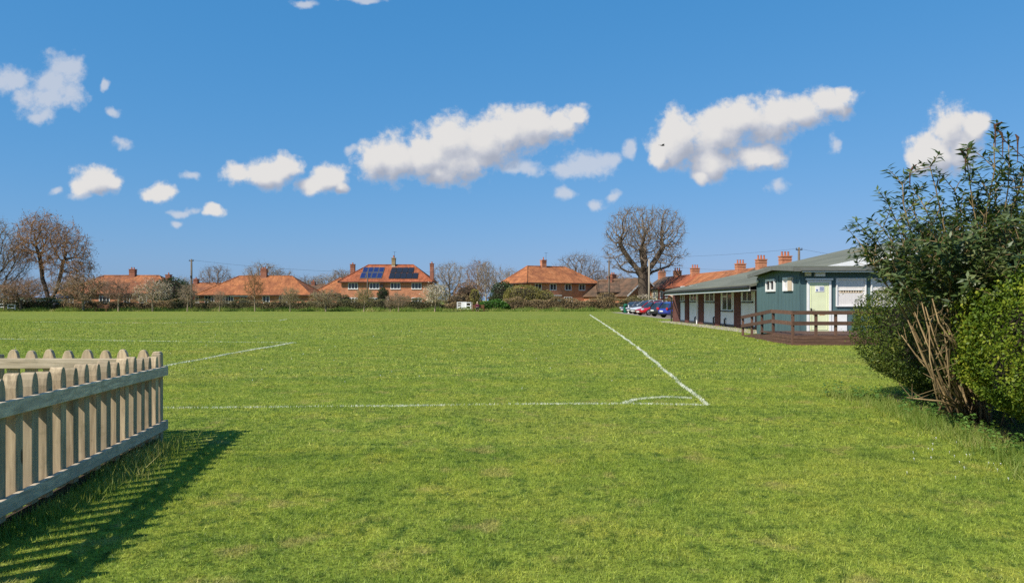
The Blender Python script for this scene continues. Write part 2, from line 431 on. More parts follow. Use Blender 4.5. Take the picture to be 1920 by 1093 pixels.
M_deckpost = mk_wood('brown_stained_post', (0.185,0.100,0.066), (0.120,0.064,0.044), 0.75, 'Z')
M_picket = mk_wood('weathered_softwood', (0.55, 0.43, 0.27), (0.38, 0.29, 0.18), 0.8, 'Z')
M_rail = mk_wood('grey_weathered_rail', (0.70, 0.56, 0.39), (0.50, 0.40, 0.28), 0.85, 'Y')
M_railx = mk_wood('pale_weathered_rail', (0.60, 0.50, 0.36), (0.45, 0.37, 0.25), 0.85, 'X')
M_bench = mk_wood('brown_bench_wood', (0.24,0.11,0.055), (0.16,0.07,0.035), 0.7, 'X')
M_pole = mk_wood('telegraph_pole_wood', (0.20,0.16,0.12), (0.12,0.095,0.07), 0.85, 'Z')
M_polepale = mk_wood('pale_pole_wood', (0.46,0.40,0.31), (0.34,0.29,0.22), 0.85, 'Z')
M_wire = mk('black_wire', (0.03,0.03,0.032), 0.6)
M_bark = mk('grey_brown_bark', (0.150,0.112,0.078), 0.95, 0.4, 5, bump=0.6, stretch=(1,1,0.3))
M_barkdark = mk('dark_oak_bark', (0.115,0.085,0.060), 0.95, 0.4, 5, c2=(0.055,0.042,0.03), bump=0.6, stretch=(1,1,0.3))
M_barkpale = mk('pale_bark', (0.36,0.28,0.18), 0.9, 0.3, 5, stretch=(1,1,0.3))
M_silver = mk('silver_birch_bark', (0.55,0.50,0.42), 0.8, 0.5, 3, c2=(0.18,0.15,0.12), stretch=(1,1,0.4))
M_twig = mk('grey_twig', (0.25,0.19,0.135), 0.95, 0.35, 2)
M_twigred = mk('red_brown_twig', (0.30,0.19,0.125), 0.95, 0.35, 2)
M_twigbrown = mk('birch_twig', (0.40,0.22,0.10), 0.95, 0.4, 1.2)
M_twigpale = mk('pale_twig', (0.34,0.26,0.17), 0.95, 0.35, 2)
M_catkin = mk_leaf('birch_catkin', [(0, (0.13,0.075,0.035)), (0.5, (0.28,0.155,0.07)), (1, (0.44,0.26,0.12))], 0.2, 0.8, 0.6)
M_copper = mk_leaf('copper_young_leaf', [(0, (0.16,0.08,0.045)), (0.5, (0.27,0.15,0.08)), (1, (0.40,0.27,0.16))], 0.25, 0.6, 0.8)
M_blossom = mk_leaf('white_blossom', [(0, (0.40,0.32,0.20)), (0.5, (0.64,0.56,0.43)), (1, (0.84,0.79,0.70))], 0.25, 0.7, 0.8)
M_budgreen = mk_leaf('budding_leaf', [(0, (0.14,0.125,0.03)), (0.5, (0.26,0.23,0.065)), (1, (0.40,0.35,0.12))], 0.3, 0.6, 0.8)
M_hedgefar = mk_leaf('far_hedge_leaf', [(0, (0.05,0.065,0.022)), (0.4, (0.11,0.11,0.04)), (0.7, (0.22,0.165,0.075)), (1, (0.36,0.28,0.15))], 0.2, 0.7, 0.5)
M_hedgebrown = mk_leaf('brown_beech_hedge_leaf', [(0, (0.09,0.065,0.03)), (0.5, (0.23,0.16,0.075)), (1, (0.38,0.28,0.15))], 0.2, 0.7, 0.5)
M_ivy = mk_leaf('dark_ivy_leaf', [(0, (0.012,0.028,0.008)), (0.6, (0.035,0.065,0.018)), (1, (0.085,0.125,0.035))], 0.15, 0.4, 0.8)
M_laurel = mk_leaf('laurel_leaf', [(0, (0.025,0.075,0.012)), (0.5, (0.07,0.17,0.025)), (1, (0.17,0.30,0.05))], 0.3, 0.3, 0.8)
M_verge = mk_leaf('verge_grass_blade', [(0, (0.08,0.15,0.02)), (0.5, (0.18,0.26,0.04)), (0.8, (0.32,0.33,0.09)), (1, (0.56,0.47,0.24))], 0.3, 0.6, 0.35, mixn=0.6)
M_core = mk('shaded_shrub_inside', (0.045,0.034,0.022), 0.95, 0.5, 9, bump=0.8)  # dark colour stands in for the shade inside hedges and bushes
M_privet = mk_leaf('dark_privet_leaf', [(0, (0.022,0.046,0.008)), (0.45, (0.062,0.098,0.014)), (0.8, (0.125,0.150,0.022)), (1, (0.26,0.23,0.045))], 0.25, 0.5, 2.5, 0.22)
M_privety = mk_leaf('yellow_green_privet_leaf', [(0, (0.03,0.065,0.007)), (0.45, (0.105,0.165,0.013)), (0.8, (0.23,0.27,0.022)), (1, (0.40,0.38,0.05))], 0.32, 0.5, 2.5, 0.22)
M_budd = mk_leaf('buddleia_leaf', [(0, (0.026,0.050,0.016)), (0.5, (0.070,0.108,0.032)), (0.85, (0.15,0.19,0.065)), (1, (0.28,0.26,0.11))], 0.28, 0.4, 1.5, 0.45, 0.25)
M_cane = mk('tan_buddleia_cane', (0.34,0.24,0.115), 0.85, 0.65, 9, stretch=(1,1,0.25))
M_seed = mk('brown_seed_head', (0.12,0.06,0.035), 0.95, 0.4, 8)
M_weed = mk_leaf('nettle_leaf', [(0, (0.04,0.10,0.02)), (0.5, (0.10,0.20,0.04)), (1, (0.19,0.30,0.07))], 0.3, 0.5, 2)
M_petal = mk('daisy_petal', (0.82,0.82,0.78), 0.7, 0.05)
M_pvgreen = mk('green_plastic', (0.012,0.13,0.07), 0.4, 0.15, 4)
M_black = mk('black_plastic', (0.018,0.018,0.02), 0.45, 0.2, 4)
M_tyre = mk('tyre_rubber', (0.02,0.02,0.02), 0.85)
M_rim = mk('alloy_rim', (0.62,0.62,0.64), 0.3, 0.1, metal=0.6)
M_plate = mk('number_plate', (0.78,0.78,0.72), 0.4, 0.05)
M_lampred = mk('red_lamp_lens', (0.45,0.015,0.012), 0.15, 0.1, spec=0.6)
M_lampclear = mk('clear_lamp_lens', (0.62,0.64,0.66), 0.1, 0.15, spec=0.8)
M_skin = mk('skin', (0.60,0.38,0.28), 0.6, 0.1, 6)
M_maroon = mk('maroon_cloth', (0.13,0.022,0.05), 0.9, 0.3, 9)
M_trouser = mk('dark_trouser_cloth', (0.025,0.025,0.03), 0.9, 0.3, 9)
M_hair = mk('pale_hair', (0.66,0.52,0.36), 0.7, 0.2, 12)
M_bluecell, _n, _b = principled('blue_solar_cells')
_o = _n.xyz(_n.add('ShaderNodeTexCoord').outputs['Object'])
_t = _n.add('ShaderNodeTexBrick'); _n.l.new(_n.comb(_o[0], _n.math('MULTIPLY', _o[2], 1.7), 0.0), _t.inputs['Vector'])
_t.offset = 0.0; _t.inputs['Color1'].default_value = (0.012,0.020,0.085,1); _t.inputs['Color2'].default_value = (0.016,0.026,0.105,1); _t.inputs['Mortar'].default_value = (0.035,0.05,0.14,1)
_t.inputs['Scale'].default_value = 1; _t.inputs['Brick Width'].default_value = 0.16; _t.inputs['Row Height'].default_value = 0.16; _t.inputs['Mortar Size'].default_value = 0.006
_n.l.new(_t.outputs[0], _b.inputs['Base Color']); _b.inputs['Roughness'].default_value = 0.12
M_blackcell = mk('black_solar_cells', (0.022,0.025,0.036), 0.14, 0.25, 2)
M_bluegrey = mk('blue_grey_roof_sheet', (0.28,0.35,0.45), 0.6, 0.15, 1)

# ------------------------------------------------------------------ ground, turf, markings
def build_ground():
    xs = np.concatenate([[-1500,-400,-120,-40,-14], np.arange(-9, 9.01, 0.4), [14,40,120,400,1500]])
    ys = np.concatenate([[-60,-10,0], np.arange(1.6, 14.1, 0.4), [18,26,40,70,110,200,500,3000]])
    X, Y = np.meshgrid(xs, ys); Z = ground_z(X, Y)
    v = np.stack([X.ravel(), Y.ravel(), Z.ravel()], 1); w = len(xs)
    f = [(j*w+i, j*w+i+1, (j+1)*w+i+1, (j+1)*w+i) for j in range(len(ys)-1) for i in range(w-1)]
    o = link('ground', np_mesh('ground', v, f), M_ground, smooth=True); o['kind'] = 'structure'
build_ground()

def blades(name, x, y, h, w, mat, lean=0.5, z0=None):
    """one triangle per grass blade, bent by a random lean"""
    n = len(x); a = rng.uniform(0, 2*np.pi, n); ln = rng.normal(0, lean, n)*h; la = rng.uniform(0, 2*np.pi, n)
    z = ground_z(x, y) if z0 is None else z0
    dx, dy = np.cos(a)*w/2, np.sin(a)*w/2
    v = np.empty((n, 3, 3), np.float32)
    v[:,0] = np.stack([x-dx, y-dy, z-0.004], 1); v[:,1] = np.stack([x+dx, y+dy, z-0.004], 1)
    v[:,2] = np.stack([x+ln*np.cos(la), y+ln*np.sin(la), z+h], 1)
    return link(name, np_mesh(name, v.reshape(-1,3), np.arange(3*n).reshape(-1,3)), mat)

def frustum_xy(n, y0, y1, margin=0.6, k=0.72):
    u = rng.uniform(0, 1, n); y = np.sqrt(y0*y0 + u*(y1*y1-y0*y0))
    x = rng.uniform(-1, 1, n)*(y*k+margin); return x, y

def build_turf():
    X, Y, H, Wd = [], [], [], []
    for n, y0, y1, h, w in ((360000, 2.9, 8, 0.021, 0.0048), (240000, 8, 15, 0.024, 0.008), (150000, 15, 30, 0.032, 0.018), (90000, 30, 62, 0.045, 0.035)):
        x, y = frustum_xy(n, y0, y1)
        X.append(x); Y.append(y); H.append(h*rng.uniform(0.5, 1.35, n)); Wd.append(w*rng.uniform(0.7, 1.3, n))
    x = np.concatenate(X); y = np.concatenate(Y); h = np.concatenate(H); w = np.concatenate(Wd)
    # taller clumps where the mower misses
    cl = np.sin(x*3.1+np.sin(y*2.3))*np.sin(y*2.7+np.sin(x*1.9)); h = h*(1+0.35*np.clip(cl, 0, 1))
    o = blades('turf', x, y, h, w, M_blade, 1.1); tag(o, 'short mown green turf of the sports field', 'grass', kind='stuff')
build_turf()

def chalk_line(label, pts, width, density, h=0.028, bw=0.007):
    """a line marked on the turf with white chalk: chalked blades along a path"""
    X, Y = [], []
    for a, b in zip(pts[:-1], pts[1:]):
        a = np.array(a[:2]); b = np.array(b[:2]); L = np.linalg.norm(b-a); m = max(2, int(L*density))
        t = rng.uniform(0, 1, m); d = (b-a)/L; nrm = np.array((-d[1], d[0]))
        wob = 0.25*width*np.sin(t*L*1.7+a[0])
        off = np.clip(rng.normal(0, width*0.30, m), -width*0.7, width*0.7)+wob
        p = a + t[:,None]*(b-a) + off[:,None]*nrm
        X.append(p[:,0]); Y.append(p[:,1])
    x = np.concatenate(X); y = np.concatenate(Y)
    keep = rng.uniform(0, 1, len(x)) < 0.55+0.45*np.sin(x*2.1+y*1.3)*np.sin(y*0.9-x*0.6)
    x, y = x[keep], y[keep]
    dist = np.clip((y/11)**0.6, 1, 3)
    o = blades('pitch_marking', x, y, h*rng.uniform(0.7, 1.25, len(x))*(0.7+0.3*dist), bw*rng.uniform(0.8,1.4,len(x))*dist, M_chalk, 0.5)
    tag(o, label, 'pitch marking', 'white pitch markings', 'structure')
corner = gx(1326, 760)
chalk_line('bold white touchline running away from the corner of the pitch', [corner, gx(1272,716), gx(1196,652), gx(1148,618), gx(1106,590.5)], 0.065, 600)
chalk_line('white goal line running across the field to the picket fence', [gx(1172,757), gx(900,759), gx(700,762), gx(313,765), gx(-100,767)], 0.08, 430)
chalk_line('faint stub of goal line inside the corner arc', [corner, gx(1172,757)], 0.08, 330)
chalk_line('white corner arc joining goal line and touchline', [gx(1172,757), gx(1190,750), gx(1222,746.5), gx(1255,745), gx(1298,747)], 0.085, 1000)
chalk_line('white side line of the penalty area ending at the fence', [gx(550,643), gx(440,662), gx(313,686), gx(200,707)], 0.09, 520)
chalk_line('faint white front line of the penalty area', [gx(556,643), gx(300,640), gx(0,636), gx(-80,635)], 0.10, 170)
chalk_line('broken faint white line in the middle of the field', [gx(537,599), gx(525,601), gx(440,603), gx(300,606), gx(60,604)], 0.12, 90)

# ------------------------------------------------------------------ leaf clouds
def leaf_mesh(name, c, L, Wd, nrm=None, spread=1.0, fold=0.25, dirs=None):
    """diamond leaves: centres c (n,3), length L, width Wd, facing about nrm"""
    n = len(c); L = np.broadcast_to(L, n); Wd = np.broadcast_to(Wd, n)
    rv = rng.normal(size=(n,3)); rv /= np.linalg.norm(rv, axis=1)[:,None]
    N = rv if nrm is None else nrm + spread*rv
    N = N/np.linalg.norm(N, axis=1)[:,None]
    D = dirs if dirs is not None else rng.normal(size=(n,3))
    D = D - (D*N).sum(1)[:,None]*N; D /= np.linalg.norm(D, axis=1)[:,None]+1e-9
    T = np.cross(N, D)
    hl = (L/2)[:,None]; hw = (Wd/2)[:,None]
    v = np.empty((n,4,3), np.float32)
    v[:,0] = c - D*hl; v[:,1] = c + T*hw + N*hw*fold*2 - D*hl*0.1; v[:,2] = c + D*hl; v[:,3] = c - T*hw + N*hw*fold*2 - D*hl*0.1
    return np_mesh(name, v.reshape(-1,3), np.arange(4*n).reshape(-1,4))

def hedge_points(n, half, depth, noise=0.10, pw=4.0, seed=0):
    """points in the outer shell of a rounded box of half sizes 'half' (superellipsoid), bumpy"""
    r = np.random.default_rng(seed)
    d = r.normal(size=(n,3)); d /= np.linalg.norm(d, axis=1)[:,None]
    # even out over the box faces
    d = d*np.array(half); d /= np.linalg.norm(d, axis=1)[:,None]
    q = np.abs(d/np.array(half)); k = 1/np.power((q**pw).sum(1), 1/pw)
    s = d*k[:,None]
    bump = 0
    for f, a in ((1.9,1.0),(4.1,0.8),(8.7,0.6),(17.0,0.35)):
        ph = r.uniform(0, 6.28, 3)
        bump = bump + a*np.sin(s[:,0]*f+ph[0])*np.sin(s[:,1]*f*1.1+ph[1])*np.sin(s[:,2]*f*1.2+ph[2])
    nr = s/np.array(half)**2; nr = np.sign(nr)*np.abs(s/np.array(half))**(pw-1)/np.array(half); nr /= np.linalg.norm(nr, axis=1)[:,None]
    inn = r.exponential(depth*0.45, n); inn = np.minimum(inn, depth)
    return s + nr*(noise*bump - inn)[:,None], nr

def lump(c, half, noise=0.1, nu=26, nv=16, pw=3.5, seed=1):
    """bumpy closed rounded box"""
    r = np.random.default_rng(seed); b = MB(); ph = r.uniform(0, 6.28, 6)
    for j in range(nv+1):
        a = math.pi*j/nv
        for i in range(nu):
            t = 2*math.pi*i/nu
            d = np.array((math.sin(a)*math.cos(t)*half[0], math.sin(a)*math.sin(t)*half[1], math.cos(a)*half[2]+1e-6))
            q = np.abs(d/np.array(half)); k = 1/max(1e-6, (q**pw).sum())**(1/pw)
            k *= 1+noise*math.sin(5*d[0]+ph[0])*math.sin(6*d[1]+ph[1])*math.cos(5*d[2]+ph[2])
            b.v.append(tuple(np.array(c)+d*k))
    for j in range(nv):
        for i in range(nu):
            a0 = j*nu+i; a1 = j*nu+(i+1)%nu; b.f.append((a0, a0+nu, a1+nu, a1))
    return b

# ------------------------------------------------------------------ far hedges, verge
def far_hedge(label, x0, x1, Y, h, th, n, mat, seed, cat='hedge', leaf=0.16, wob=0.12):
    t = thing('hedge', label, cat, ((x0+x1)/2, Y, 0))
    L = x1-x0; r = np.random.default_rng(seed)
    nx = max(8, int(L/0.5)); b = MB(); ring = 8
    for i in range(nx+1):
        x = -L/2+L*i/nx; k = 1+0.1*math.sin(x*1.3+seed)+0.07*math.sin(x*3.7)
        for q in range(ring):
            a = 2*math.pi*q/ring
            cy = math.copysign(abs(math.cos(a))**0.6, math.cos(a)); cz = math.copysign(abs(math.sin(a))**0.6, math.sin(a))
            e = 0.86 if 0 < i < nx else 0.5
            b.v.append((x, cy*th*0.42*e, h*0.47+cz*h*0.43*k*e))
    for i in range(nx):
        for q in range(ring):
            a0 = i*ring+q; a1 = i*ring+(q+1)%ring; b.f.append((a0, a1, a1+ring, a0+ring))
    b.f.append(tuple(range(ring))); b.f.append(tuple(nx*ring+q for q in reversed(range(ring))))
    part('shade_core', b, M_core, t)  # solid dark core, painted shade behind the leaves
    x = r.uniform(-L/2, L/2, n)
    hh = h*(1+wob*np.sin(x*0.9+seed)+wob*0.7*np.sin(x*2.3+2*seed)+r.normal(0, 0.035, n))
    face = r.uniform(0, 1, n)
    z = np.where(face < 0.62, r.uniform(0.02, 1, n)*hh, hh*r.uniform(0.9, 1.03, n))
    y = np.where(face < 0.62, -th/2+r.normal(0, 0.12, n), r.uniform(-th/2, th/2, n))
    c = np.stack([x, y, z], 1)
    nrm = np.where((face < 0.62)[:,None], np.array([[0,-1,0.35]]), np.array([[0,-0.3,1.0]]))
    link('foliage', leaf_mesh('foliage', c, r.uniform(0.6,1.3,n)*leaf, r.uniform(0.5,1,n)*leaf*0.7, nrm, 1.1), mat, t)
    return t
def hx(p, Y): return (p-960)/FPX*Y
HY = 110.0
far_hedge('long clipped brown and green hedge in front of the tiled bungalows', hx(322,HY), hx(634,HY), HY, 1.52, 1.4, 12000, M_hedgefar, 3)
far_hedge('dark green hedge below the house with solar panels', hx(634,HY), hx(826,HY), HY+0.3, 1.7, 1.4, 8000, M_hedgefar, 5)
far_hedge('neatly clipped brown hedge below the rotated orange roofed house', hx(945,HY), hx(1158,HY), HY, 1.72, 1.4, 9000, M_hedgebrown, 8)
far_hedge('clipped hedge behind the parked cars and the bare oak', hx(1156,HY), hx(1300,HY), HY-1.0, 1.75, 1.4, 6000, M_hedgefar, 11)
far_hedge('rough hedge with dead grass behind the brown park bench', hx(112,HY), hx(325,HY), HY+1, 1.5, 1.3, 7000, M_hedgebrown, 13)
far_hedge('dark ivy hedge behind the white rails', hx(-60,HY), hx(112,HY), HY+1, 1.75, 1.5, 7000, M_ivy, 17)
far_hedge('low rough hedge between the blossom tree and the white gate', hx(822,HY), hx(866,HY), HY+1.5, 1.1, 1.2, 1500, M_hedgebrown, 19)

def leafy_bush(label, c, half, n, mat, leaf, seed, name='bush', cat='bush', pw=2.4, noise=0.15):
    t = thing(name, label, cat, (c[0], c[1], 0))
    part('shade_core', lump((0, 0, c[2]), [h*0.72 for h in half], 0.2, 16, 10, pw, seed), M_core, t)  # dark lump fills the bush with painted shade
    p, nr = hedge_points(n, half, 0.4*min(half), noise, pw, seed); p[:,2] += c[2]
    p = p[p[:,2] > 0.02] if True else p
    nr = nr[:len(p)] if len(nr) != len(p) else nr
    link('foliage', leaf_mesh('foliage', p, leaf*rng.uniform(0.7,1.3,len(p)), leaf*0.5*rng.uniform(0.7,1.3,len(p)), None, 1.0), mat, t)
    return t
def P3(x, Y, z): return (hx(x, Y), Y, z)
leafy_bush('bright green laurel bush beside the seated person', P3(926,HY-1.2,0.75), (2.2,0.9,0.85), 3200, M_laurel, 0.28, 21)
leafy_bush('dark evergreen ball shaped bush against the solar panelled house', P3(718,HY+4,2.2), (0.95,0.9,1.25), 1400, M_ivy, 0.2, 22)
leafy_bush('dark evergreen bush left of the lower windows of the solar house', P3(645,HY+3,1.4), (1.1,0.8,0.95), 1200, M_ivy, 0.2, 23)
leafy_bush('large round yellow green bush hiding the end of the house', P3(982,HY+5,2.0), (3.2,2.0,2.0), 5200, M_budgreen, 0.22, 24)
leafy_bush('pale twiggy bush in front of the rotated orange roofed house', P3(1022,HY+4.5,1.7), (1.6,1.2,1.4), 2000, M_budgreen, 0.2, 25)
leafy_bush('dark conifer behind the brown beech hedge', P3(942,HY+9,2.2), (2.0,1.5,2.4), 3000, M_ivy, 0.25, 26)
leafy_bush('brown leafed bush between house and bare trees', P3(878,HY+6,2.2), (2.4,1.6,2.2), 3000, M_copper, 0.2, 27)
leafy_bush('yellow flowering bush above the white gate', P3(891,HY+2.5,2.2), (0.8,0.7,1.2), 900, M_budgreen, 0.2, 28)
leafy_bush('pink grey heathery bush beside the white gate', P3(856,HY+3.5,1.5), (2.2,1.2,1.0), 1800, M_hedgebrown, 0.18, 29)
leafy_bush('dark evergreen bush behind the first bungalow', P3(322,HY+14,3.0), (3.2,2,2.4), 2600, M_ivy, 0.3, 30)
leafy_bush('low hedge bush at the foot of the oak', P3(1193,HY+3,1.5), (1.8,0.9,0.8), 1500, M_hedgefar, 0.16, 31)
leafy_bush('blossoming pale bush right of the oak trunk', P3(1208,HY+2,1.7), (1.3,0.8,0.75), 1100, M_blossom, 0.14, 32)
leafy_bush('twiggy brown bush below the telegraph pole', P3(1138,HY+1.5,1.9), (1.5,0.9,0.9), 1300, M_hedgebrown, 0.16, 33)

def build_verge():
    n = 42000; x = rng.uniform(hx(-20,107), hx(1166,107), n)
    y = 106.6+rng.uniform(0, 2.6, n)
    h = (0.2+0.6*rng.uniform(0,1,n)**2)*(0.75+0.5*np.sin(x*0.7)**2)*(0.55+0.45*(y-106.6)/2.6)
    o = blades('verge_grass', x, y, h, rng.uniform(0.04,0.10,n), M_verge, 0.5); tag(o, 'long unmown grass along the foot of the far hedge', 'grass', kind='stuff')
build_verge()

# ------------------------------------------------------------------ trees by space colonisation
def colonize(att, seeds, step, infl, kill, iters, jit=0.12, trop=(0,0,0.0)):
    """seeds: list of (position, parent index). grows nodes towards the attraction points"""
    pos = [Vector(p) for p, _ in seeds]; par = [q for _, q in seeds]
    att = [Vector(a) for a in att]; tr = Vector(trop)
    for _ in range(iters):
        if not att: break
        kd = kdtree.KDTree(len(pos))
        for i, p in enumerate(pos): kd.insert(p, i)
        kd.balance(); pull = {}; keep = []
        for a in att:
            q, i, d = kd.find(a)
            if d < kill: continue
            keep.append(a)
            if d < infl: pull[i] = pull.get(i, Vector()) + (a-q).normalized()
        att = keep
        if not pull: break
        for i, v in pull.items():
            v = v.normalized()
            v = (v + tr + Vector((random.gauss(0,jit), random.gauss(0,jit), random.gauss(0,jit)))).normalized()
            np_ = pos[i] + v*step
            pos.append(np_); par.append(i)
    return pos, par
def prism_edges(a, b, ra, rb, sides):
    n = len(a); d = b-a; d = d/(np.linalg.norm(d, axis=1)[:,None]+1e-9)
    ref = np.where(np.abs(d[:,2:3]) < 0.9, np.array([[0,0,1.0]]), np.array([[1.0,0,0]]))
    u = np.cross(d, ref); u /= np.linalg.norm(u, axis=1)[:,None]; w = np.cross(d, u)
    v = np.empty((n, 2*sides, 3), np.float32); f = np.empty((n, sides, 4), np.int32)
    for k in range(sides):
        t = 2*math.pi*k/sides; o = u*math.cos(t)+w*math.sin(t)
        v[:,k] = a+o*ra[:,None]; v[:,sides+k] = b+o*rb[:,None]
        k2 = (k+1)%sides
        f[:,k] = np.arange(n)[:,None]*2*sides + np.array([k, k2, sides+k2, sides+k])
    return v.reshape(-1,3), f.reshape(-1,4)
def join(parts):
    vs, fs, o = [], [], 0
    for v, f in parts: vs.append(v); fs.append(f+o); o += len(v)
    return np.concatenate(vs), np.concatenate(fs)
def grow_tree(att, seeds, rt, step, infl, kill, iters, twigs=3, twig_len=0.7, twig_r=0.012, droop=0.0, rmin=0.015, power=2.1, split=0.10, jit=0.12, flare=1.3, seed=1, trop=(0,0,0)):
    """returns (trunk mesh data, crown mesh data, twig tips)"""
    random.seed(seed); r = np.random.default_rng(seed)
    pos, par = colonize(att, seeds, step, infl, kill, iters, jit, trop)
    n = len(pos); cnt = np.zeros(n); kids = np.zeros(n, int)
    for i in range(n):
        if par[i] >= 0: kids[par[i]] += 1
    cnt[kids == 0] = 1
    for i in range(n-1, -1, -1):
        if par[i] >= 0: cnt[par[i]] += cnt[i]
    rad = np.maximum(rmin, rt*np.power(cnt/cnt[0], 1/power))
    P = np.array([tuple(p) for p in pos]); pr = np.array(par)
    base_r = rad.copy(); base_r[0] *= flare
    e = np.where(pr >= 0)[0]; ra = np.minimum(base_r[pr[e]], base_r[e]*1.6); rb = base_r[e]
    ra = np.where(pr[e] == 0, base_r[0], ra)
    thick = rb > split
    trunk = [prism_edges(P[pr[e[thick]]], P[e[thick]], ra[thick], rb[thick], 8)]
    m = ~thick & (rb > rmin*1.8); cr = []
    if m.any(): cr.append(prism_edges(P[pr[e[m]]], P[e[m]], ra[m], rb[m], 4))
    m = ~thick & (rb <= rmin*1.8)
    if m.any(): cr.append(prism_edges(P[pr[e[m]]], P[e[m]], ra[m], rb[m], 3))
    thin = np.where((rad < rmin*2.6) & (pr >= 0))[0]
    src = np.repeat(thin, twigs)
    d0 = P[src]-P[pr[src]]; d0 /= np.linalg.norm(d0, axis=1)[:,None]+1e-9
    d = d0*0.75 + r.normal(size=d0.shape)*0.6; d[:,2] -= droop; d /= np.linalg.norm(d, axis=1)[:,None]
    a = P[src] - d0*step*r.uniform(0,1,(len(src),1)); L = twig_len*r.uniform(0.5,1.3,(len(src),1)); b = a+d*L
    b2 = b + (d + r.normal(size=d.shape)*0.45 + np.array([[0,0,-droop*0.8]]))*L*0.6
    tw = np.full(len(src), twig_r)
    cr.append(prism_edges(a, b, tw, tw*0.7, 3)); cr.append(prism_edges(b, b2, tw*0.7, tw*0.2, 3))
    tips = np.concatenate([b, b2, (a+b)/2, (b+b2)/2])
    return join(trunk), join(cr), tips
def tree_object(name, label, data, m_trunk, m_crown, loc, group=None, leaves=None, cat='tree', scale=1.0, rz=0):
    t = thing(name, label, cat, loc, rz, group); t.scale = (scale,)*3
    o = link('trunk', np_mesh('trunk', *data[0]), m_trunk, t, smooth=True)
    link('crown', np_mesh('crown', *data[1]), m_crown, t)
    if leaves: link(leaves[0], leaves[1], leaves[2], t)
    return t
def ellipsoid_pts(n, c, r, shell=0.35, seed=0, zmin=None):
    g = np.random.default_rng(seed); d = g.normal(size=(n,3)); d /= np.linalg.norm(d, axis=1)[:,None]
    k = (shell+(1-shell)*g.uniform(0,1,n))**(1/2.2); p = np.array(c)+d*np.array(r)*k[:,None]
    return p if zmin is None else p[p[:,2] > zmin]
def chain(pts, start=-1, off=0):
    return [(p, (off+i-1) if i else start) for i, p in enumerate(pts)]

# the big bare oak right of centre
def build_oak():
    g = np.random.default_rng(3)
    top = ellipsoid_pts(2500, (0.2,0,12.2), (6.6,5.6,4.5), 0.0, 3)
    top = top[(top[:,2] < 16.2)]
    side = ellipsoid_pts(1100, (0,0,8.8), (7.2,5.4,3.6), 0.1, 4); side = side[(np.hypot(side[:,0], side[:,1]) > 2.2) & (side[:,2] > 4.4)]
    att = np.concatenate([top, side])
    seeds = chain([(0,0,-0.2),(0,0,0.9),(-0.05,0,1.9),(-0.05,0,2.9),(-0.12,0,3.9),(-0.1,0,4.8),(-0.1,0.0,5.6)])
    limbs = [[(-1.0,0.2,6.5),(-2.0,0.3,7.7),(-2.9,0.2,9.0),(-3.6,0,10.2)], [(0.9,-0.3,6.6),(1.7,-0.5,7.8),(2.4,-0.6,9.0),(3.0,-0.5,10.0)],
             [(0.1,0.8,6.8),(0.4,1.5,8.1),(0.5,2.0,9.3)], [(-0.3,-0.8,6.9),(-0.6,-1.4,8.2),(-0.8,-1.8,9.4)], [(0.3,0.1,7.0),(0.4,0.2,8.3),(0.2,0.3,9.6)],
             [(-1.3,-0.4,5.9),(-2.6,-0.6,6.0),(-3.7,-0.6,6.6)], [(1.4,0.4,6.0),(2.8,0.6,6.5),(4.0,0.6,6.9)], [(-0.9,-0.3,5.0),(-2.0,-0.4,5.2),(-3.2,-0.6,4.9)]]
    for k, lb in enumerate(limbs):
        seeds += chain(lb, 6 if k < 5 else (5 if k < 7 else 4), len(seeds))
    d = grow_tree(att, seeds, 0.80, 0.36, 2.6, 0.55, 110, 4, 0.60, 0.011, 0.0, 0.014, 1.95, 0.10, 0.28, 1.35, 5)
    tree_object('oak_tree', 'large bare oak with a thick dark trunk and wide flat topped crown', d, M_barkdark, M_twig, (hx(1207,115),115,0))
build_oak()

# the brown leafed birch at far left
def build_birch():
    att = np.concatenate([ellipsoid_pts(900, (-0.6,0,11.3), (3.8,3.0,4.2), 0.0, 11), ellipsoid_pts(800, (3.2,0,9.2), (4.0,3.0,4.6), 0.0, 12),
                          ellipsoid_pts(380, (5.2,0,6.8), (2.4,2.4,2.4), 0.0, 13), ellipsoid_pts(260, (-3.2,0,9.4), (2.0,2,2.8), 0.0, 14)])
    seeds = chain([(0.9,0,-0.2),(0.85,0,0.8),(0.8,0,1.5)])
    seeds += chain([(0.5,0,2.6),(0.2,0,3.7),(-0.2,0,4.9),(-0.35,0.1,6.0),(-0.5,0.1,7.2),(-0.7,0,8.6)], 2, len(seeds))
    seeds += chain([(1.5,0.1,2.4),(2.0,0.1,3.5),(2.4,0,4.8),(2.8,-0.1,6.2),(3.0,-0.1,7.6)], 2, len(seeds))
    d = grow_tree(att, seeds, 0.40, 0.38, 2.6, 0.6, 90, 6, 0.8, 0.012, 0.55, 0.015, 2.1, 0.08, 0.25, 1.2, 6)
    tips = d[2]; tips = tips[rng.uniform(0,1,len(tips)) < 0.42]
    dirs = np.tile(np.array([[0,0,-1.0]]), (len(tips),1)) + rng.normal(0, 0.35, (len(tips),3))
    lm = leaf_mesh('catkins', tips, rng.uniform(0.16,0.40,len(tips)), rng.uniform(0.05,0.10,len(tips)), None, 1, 0.2, dirs)
    tree_object('birch_tree', 'tall twin stemmed birch with rusty brown drooping crown', d, M_barkdark, M_twigbrown, (hx(82,113),113,0), leaves=('catkins', lm, M_catkin))
build_birch()

